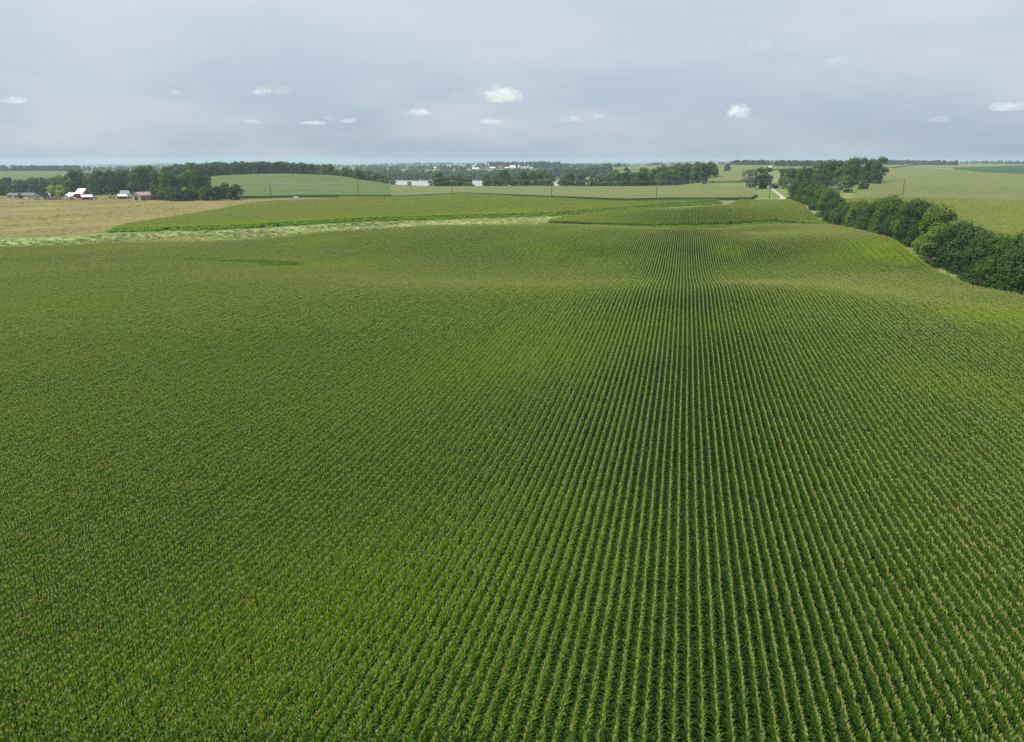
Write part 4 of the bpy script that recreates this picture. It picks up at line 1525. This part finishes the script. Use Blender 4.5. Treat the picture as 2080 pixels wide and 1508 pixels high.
for i, (u, z, mt, lb) in enumerate(((97, 652, 'tan_machine', 'tan old wagon at the left end of the parked machinery'), (105, 648, 'concrete', 'pale grey wagon among the parked machinery'), (112, 655, 'steel', 'grey steel wagon among the parked machinery, third from left'), (119, 650, 'tan_machine', 'tan wagon at the right end of the parked machinery'),
                                   (228, 652, 'tan_machine', 'rusty wagon left of the small red shed'), (266, 652, 'cream', 'pale wagon between red shed and pink machine shed'))):
    wagon(u, z, lb, M[mt], i * .9)
# farm at the end of the drive
building('shed', 'small grey shed with a dark open front at the end of the drive', 'shed', 1572.5, 676, 6, 6, 2.7, 4.0, 90, M['concrete'], M['grey_roof'], doors=(('l', 0, 4.2, 2.4, M['dark']),))  # open front is a near-black panel, its inner shade painted on
building('house', 'white gabled house behind the far end of the windbreak', 'house', 1605, 655, 8, 6, 3.8, 6.4, 70, M['white'], M['white_roof'], windows=[('l', -1.6, 1.0, 1.3, 1.1), ('l', 1.6, 1.0, 1.3, 1.1), ('l', 0, .9, 1.1, 4.3), ('f', 0, 1, 1.3, 1.1)])
# distant farm beyond the lake
def far_b(u, z, L, D, ev, rd, yaw, wall, roof, label, nm='barn', doors=()):
    building(nm, label, nm.replace('_', ' '), u, z, L, D, ev, rd, yaw, M[wall], M[roof], doors=doors)


far_b(966, 2450, 22, 12, 3.5, 6.5, 5, 'white', 'white_roof', 'long low white shed at the left end of the far farm', 'shed')
far_b(1000, 2480, 20, 11, 4, 7, 0, 'white', 'white_roof', 'long white barn right of the far silos')
far_b(1017, 2500, 19, 15, 5, 10.5, -8, 'bright_red', 'bright_red', 'bright red barn in the middle of the far farm', 'barn', (('f', 0, 4, 4, M['white']),))
far_b(1029, 2540, 14, 10, 3, 5.5, 0, 'cream', 'white_roof', 'pale low shed right of the red barn', 'shed')
far_b(1041, 2520, 20, 16, 4.5, 11.5, 4, 'white', 'white_roof', 'big white barn with white roof at the far farm')
far_b(1083, 2520, 18, 10, 3, 5.5, 0, 'white', 'white_roof', 'low white shed at the right end of the far farm', 'shed')
for u, z, h_, r_, mt, lb in ((980, 2420, 14, 3, 'steel', 'shortest grey silo at the left of the far farm'), (988, 2440, 21, 3.2, 'concrete', 'tallest pale concrete silo at the far farm'), (993, 2435, 20, 3.0, 'silo_pink', 'pinkish silo right of the tall concrete silo')):
    p = G(u, z)
    e = link('silo', None, None, (p[0], p[1], H(*p) - .3))
    tag(e, lb, 'silo', 'silos of the far farm')
    MB().lathe([(r_, 0)] + [(r_ + (.05 if k % 2 else 0), 1 + k * (h_ - 4) / 9) for k in range(10)], 20).build('wall', M[mt], e)
    MB().lathe([(r_ + .15, h_ - 3), (r_ * .92, h_ - 1.7), (r_ * .6, h_ - .6), (r_ * .2, h_ - .05), (.05, h_)], 20).build('dome', M['steel'], e)
for u, z, h_, r_, lb in ((1054.5, 2480, 14.5, 4.6, 'tallest white grain bin of the far farm, leftmost of four'), (1061, 2500, 9.5, 4.4, 'low grain bin second from left at the far farm'), (1067, 2490, 11, 4.6, 'middle-height grain bin third from left at the far farm'), (1073.5, 2480, 12, 5.2, 'widest grain bin, rightmost of four at the far farm')):
    p = G(u, z)
    e = link('grain_bin', None, None, (p[0], p[1], H(*p) - .3))
    tag(e, lb, 'grain bin', 'grain bins of the far farm')
    MB().lathe([(r_, 0)] + [(r_ + (.06 if k % 2 else 0), .6 + k * (h_ * .7) / 11) for k in range(12)], 22).build('wall', M['white'], e)
    MB().lathe([(r_ + .2, h_ * .74), (r_ * .5, h_ * .9), (.6, h_ * .98), (.5, h_), (.02, h_ + .1)], 22).build('roof', M['steel'], e)


def spruce(u, z, h_, label):
    r = random.Random(int(u))
    p = G(u, z)
    e = link('spruce_tree', None, None, (p[0], p[1], H(*p) - .2))
    tag(e, label, 'tree', 'spruces at the far farm')
    V, F = [], []
    for k in range(420):
        f = r.random() ** .8
        zz_ = 1 + (h_ - 1) * f
        rad_ = h_ * .17 * (1 - f) * r.uniform(.5, 1.1) + .1
        a = r.uniform(0, 6.28)
        c = (rad_ * math.cos(a), rad_ * math.sin(a), zz_)
        s = .9
        n0 = len(V)
        V += [(c[0] * .3, c[1] * .3, zz_ + .5), (c[0] - s * math.sin(a) * .5, c[1] + s * math.cos(a) * .5, zz_ - .1), (c[0] * 1.3, c[1] * 1.3, zz_ - .5), (c[0] + s * math.sin(a) * .5, c[1] - s * math.cos(a) * .5, zz_ - .1)]
        F.append((n0, n0 + 1, n0 + 2, n0 + 3))
    link('crown', mesh_np('crown', V, F, M['needle']), e)
    MB().tube([(0, 0, -.5), (0, 0, h_ * .9)], [.35, .08], 6).build('trunk', M['bark'], e)


spruce(979.5, 2400, 20, 'dark pointed spruce, left of the two beside the far silos')
spruce(984.5, 2400, 19, 'dark pointed spruce, right of the two beside the far silos')
for u, z, L, lb in ((777, 3600, 24, 'white farm building glinting in the far blue woods'), (880, 3300, 26, 'long white shed, leftmost of the three beyond the lake wood'), (897, 3350, 20, 'white shed, middle of the three beyond the lake wood'), (920, 3300, 24, 'white shed, rightmost of the three beyond the lake wood'), (1563, 1480, 7, 'small white shed on the ridge before the dark wood')):
    far_b(u, z, L, 14 if z > 2000 else 5, 4 if z > 2000 else 2.4, 8 if z > 2000 else 3.8, 6, 'white', 'white_roof', lb, 'shed')

# ------------------------------------------------------------------ clouds
m, t, out = new_mat('cloud_vapour')
vol = N(t, 'ShaderNodeVolumePrincipled')
vol.inputs['Color'].default_value = (1, 1, 1, 1)
vol.inputs['Density'].default_value = .0055
vol.inputs['Anisotropy'].default_value = .2
t.links.new(vol.outputs[0], out.inputs['Volume'])
M['cloud'] = m
for key, dens in (('cloud', .0070), ('cloud_thin', .0034), ('cloud_wisp', .0018)):
    cm_, t, out = new_mat(key + '_vapour')
    vol = N(t, 'ShaderNodeVolumePrincipled')
    vol.inputs['Color'].default_value = (1, 1, 1, 1)
    vol.inputs['Anisotropy'].default_value = .2
    tc = N(t, 'ShaderNodeTexCoord')
    oi = N(t, 'ShaderNodeObjectInfo')
    sh = N(t, 'ShaderNodeVectorMath', operation='ADD')
    t.links.new(tc.outputs['Generated'], sh.inputs[0])
    t.links.new(oi.outputs['Location'], sh.inputs[1])
    f1 = noise(t, 3.2, 5, .62, vec=sh.outputs[0], sx=(1.3, 1, .8))
    d_ = rng_map(t, f1, .40, .66, 0, dens)
    # vapour thins towards the rim of the puff
    ln = N(t, 'ShaderNodeVectorMath', operation='DISTANCE')
    t.links.new(tc.outputs['Generated'], ln.inputs[0])
    ln.inputs[1].default_value = (.5, .5, .36)
    rim = rng_map(t, ln.outputs['Value'], .28, .62, 1.0, .12)
    ml = N(t, 'ShaderNodeMath', operation='MULTIPLY')
    t.links.new(d_, ml.inputs[0])
    t.links.new(rim, ml.inputs[1])
    t.links.new(ml.outputs[0], vol.inputs['Density'])
    t.links.new(vol.outputs[0], out.inputs['Volume'])
    M[key] = cm_


def cloud(u, v, wpx, hpx, mat, label, seed):
    elev = math.atan((326 - v) / FPX)
    dist = min(1150 / math.tan(elev), 24000)
    c = uvz(u, v, dist)
    W, Ht = wpx / FPX * dist, hpx / FPX * dist
    r = np.random.default_rng(seed)
    bm = bmesh.new()
    bmesh.ops.create_icosphere(bm, subdivisions=5, radius=1)
    V = np.array([v_.co[:] for v_ in bm.verts])
    F = [tuple(x_.index for x_ in f.verts) for f in bm.faces]
    bm.free()
    k = 11
    C = np.stack([r.uniform(-.62, .62, k), r.uniform(-.55, .55, k), r.uniform(-.1, .35, k)], 1)
    Rd = r.uniform(.22, .48, k) * (1 - .45 * np.abs(C[:, 0]))
    C[:, 2] *= (1 - np.abs(C[:, 0]))
    C = np.vstack([C, [[0, 0, 0]]])
    Rd = np.append(Rd, .42)
    b = V @ C.T
    disc = b ** 2 - (C ** 2).sum(1)[None] + Rd[None] ** 2
    tt = np.where(disc > 0, b + np.sqrt(np.maximum(disc, 0)), 0).max(1)
    tt = np.maximum(tt, .2)
    nz = np.zeros(len(V))
    for o_ in range(4):
        fq = 5 * 2 ** o_
        ph = r.uniform(0, 6, 3)
        nz += np.sin(V[:, 0] * fq + ph[0] + 2 * np.sin(V[:, 1] * fq * .7)) * np.sin(V[:, 1] * fq + ph[1]) * np.cos(V[:, 2] * fq + ph[2]) / 1.7 ** o_
    tt *= 1 + .10 * nz
    Q = V * tt[:, None]
    Q[:, 2] = np.where(Q[:, 2] < -.08, -.08 + (Q[:, 2] + .08) * .22, Q[:, 2])
    Q[:, 2] -= Q[:, 2].min()
    Q[:, 0] *= W / (Q[:, 0].max() - Q[:, 0].min())
    Q[:, 1] *= W * .7 / (Q[:, 1].max() - Q[:, 1].min())
    Q[:, 2] *= Ht / Q[:, 2].max()
    o = link('cloud', mesh_np('cloud', Q, F, mat, smooth=True), None, (c[0], c[1], c[2] - Ht / 2), YAW)
    tag(o, label, 'cloud', 'small clouds over the horizon')


for i, (u, v, w_, h_, mk, lb) in enumerate((
        (1018, 187, 84, 42, 'cloud', 'largest white puffy cloud above the middle of the horizon'),
        (976, 188, 42, 12, 'cloud_wisp', 'thin wisp touching the left of the largest cloud'),
        (922, 189, 30, 18, 'cloud_wisp', 'faint small cloud left of the largest cloud'),
        (1700, 121, 62, 20, 'cloud_thin', 'bright flat cloud high above the windbreak'),
        (1504, 224, 56, 32, 'cloud', 'puffy dome-shaped cloud above the right farm'),
        (853, 226, 64, 16, 'cloud_thin', 'flat cloud below and left of the largest cloud'),
        (1003, 246, 64, 12, 'cloud_thin', 'flat low cloud right under the largest cloud'),
        (528, 182, 58, 20, 'cloud_thin', 'white cloud, left half of the pair above the hilltop wood'),
        (574, 181, 58, 18, 'cloud_wisp', 'fainter cloud, right half of the pair above the hilltop wood'),
        (350, 187, 32, 12, 'cloud_thin', 'tiny cloud alone above the farm grove'),
        (28, 202, 66, 16, 'cloud_thin', 'cloud at the left edge of the sky'),
        (514, 246, 40, 11, 'cloud_thin', 'tiny low cloud above the wooded hill'),
        (640, 249, 58, 9, 'cloud_thin', 'flat low cloud, leftmost of the trio left of the lake'),
        (672, 237, 34, 16, 'cloud_wisp', 'upper cloud, middle of the trio left of the lake'),
        (707, 244, 40, 13, 'cloud_thin', 'round low cloud, rightmost of the trio left of the lake'),
        (1165, 240, 56, 14, 'cloud_wisp', 'faint stretched cloud above the far grain bins'),
        (1213, 234, 36, 13, 'cloud_thin', 'small bright cloud right of the far grain bins'),
        (2046, 215, 90, 20, 'cloud_thin', 'wide cloud at the right edge of the sky'),
        (1912, 241, 58, 14, 'cloud_wisp', 'faint low cloud before the right edge of the sky'),
        (1545, 88, 66, 26, 'cloud_wisp', 'pale high cloud right of centre near the top'))):
    cloud(u, v, w_, h_, M[mk], lb, 100 + i)

# ------------------------------------------------------------------ haze
m, t, out = new_mat('haze_air')
vol = N(t, 'ShaderNodeVolumePrincipled')
vol.inputs['Color'].default_value = (.56, .69, .85, 1)
vol.inputs['Density'].default_value = .00011
vol.inputs['Anisotropy'].default_value = .1
t.links.new(vol.outputs[0], out.inputs['Volume'])
zb = float(GZ.min()) - 2.0
zt = max(float(GZ.max()) + 32, CAMZ + 4)
hz = MB().box(-17500, 17500, -17500, 17500, zb, zt).build('haze', m)
tag(hz, 'pale summer haze filling the air over the fields', kind='stuff')
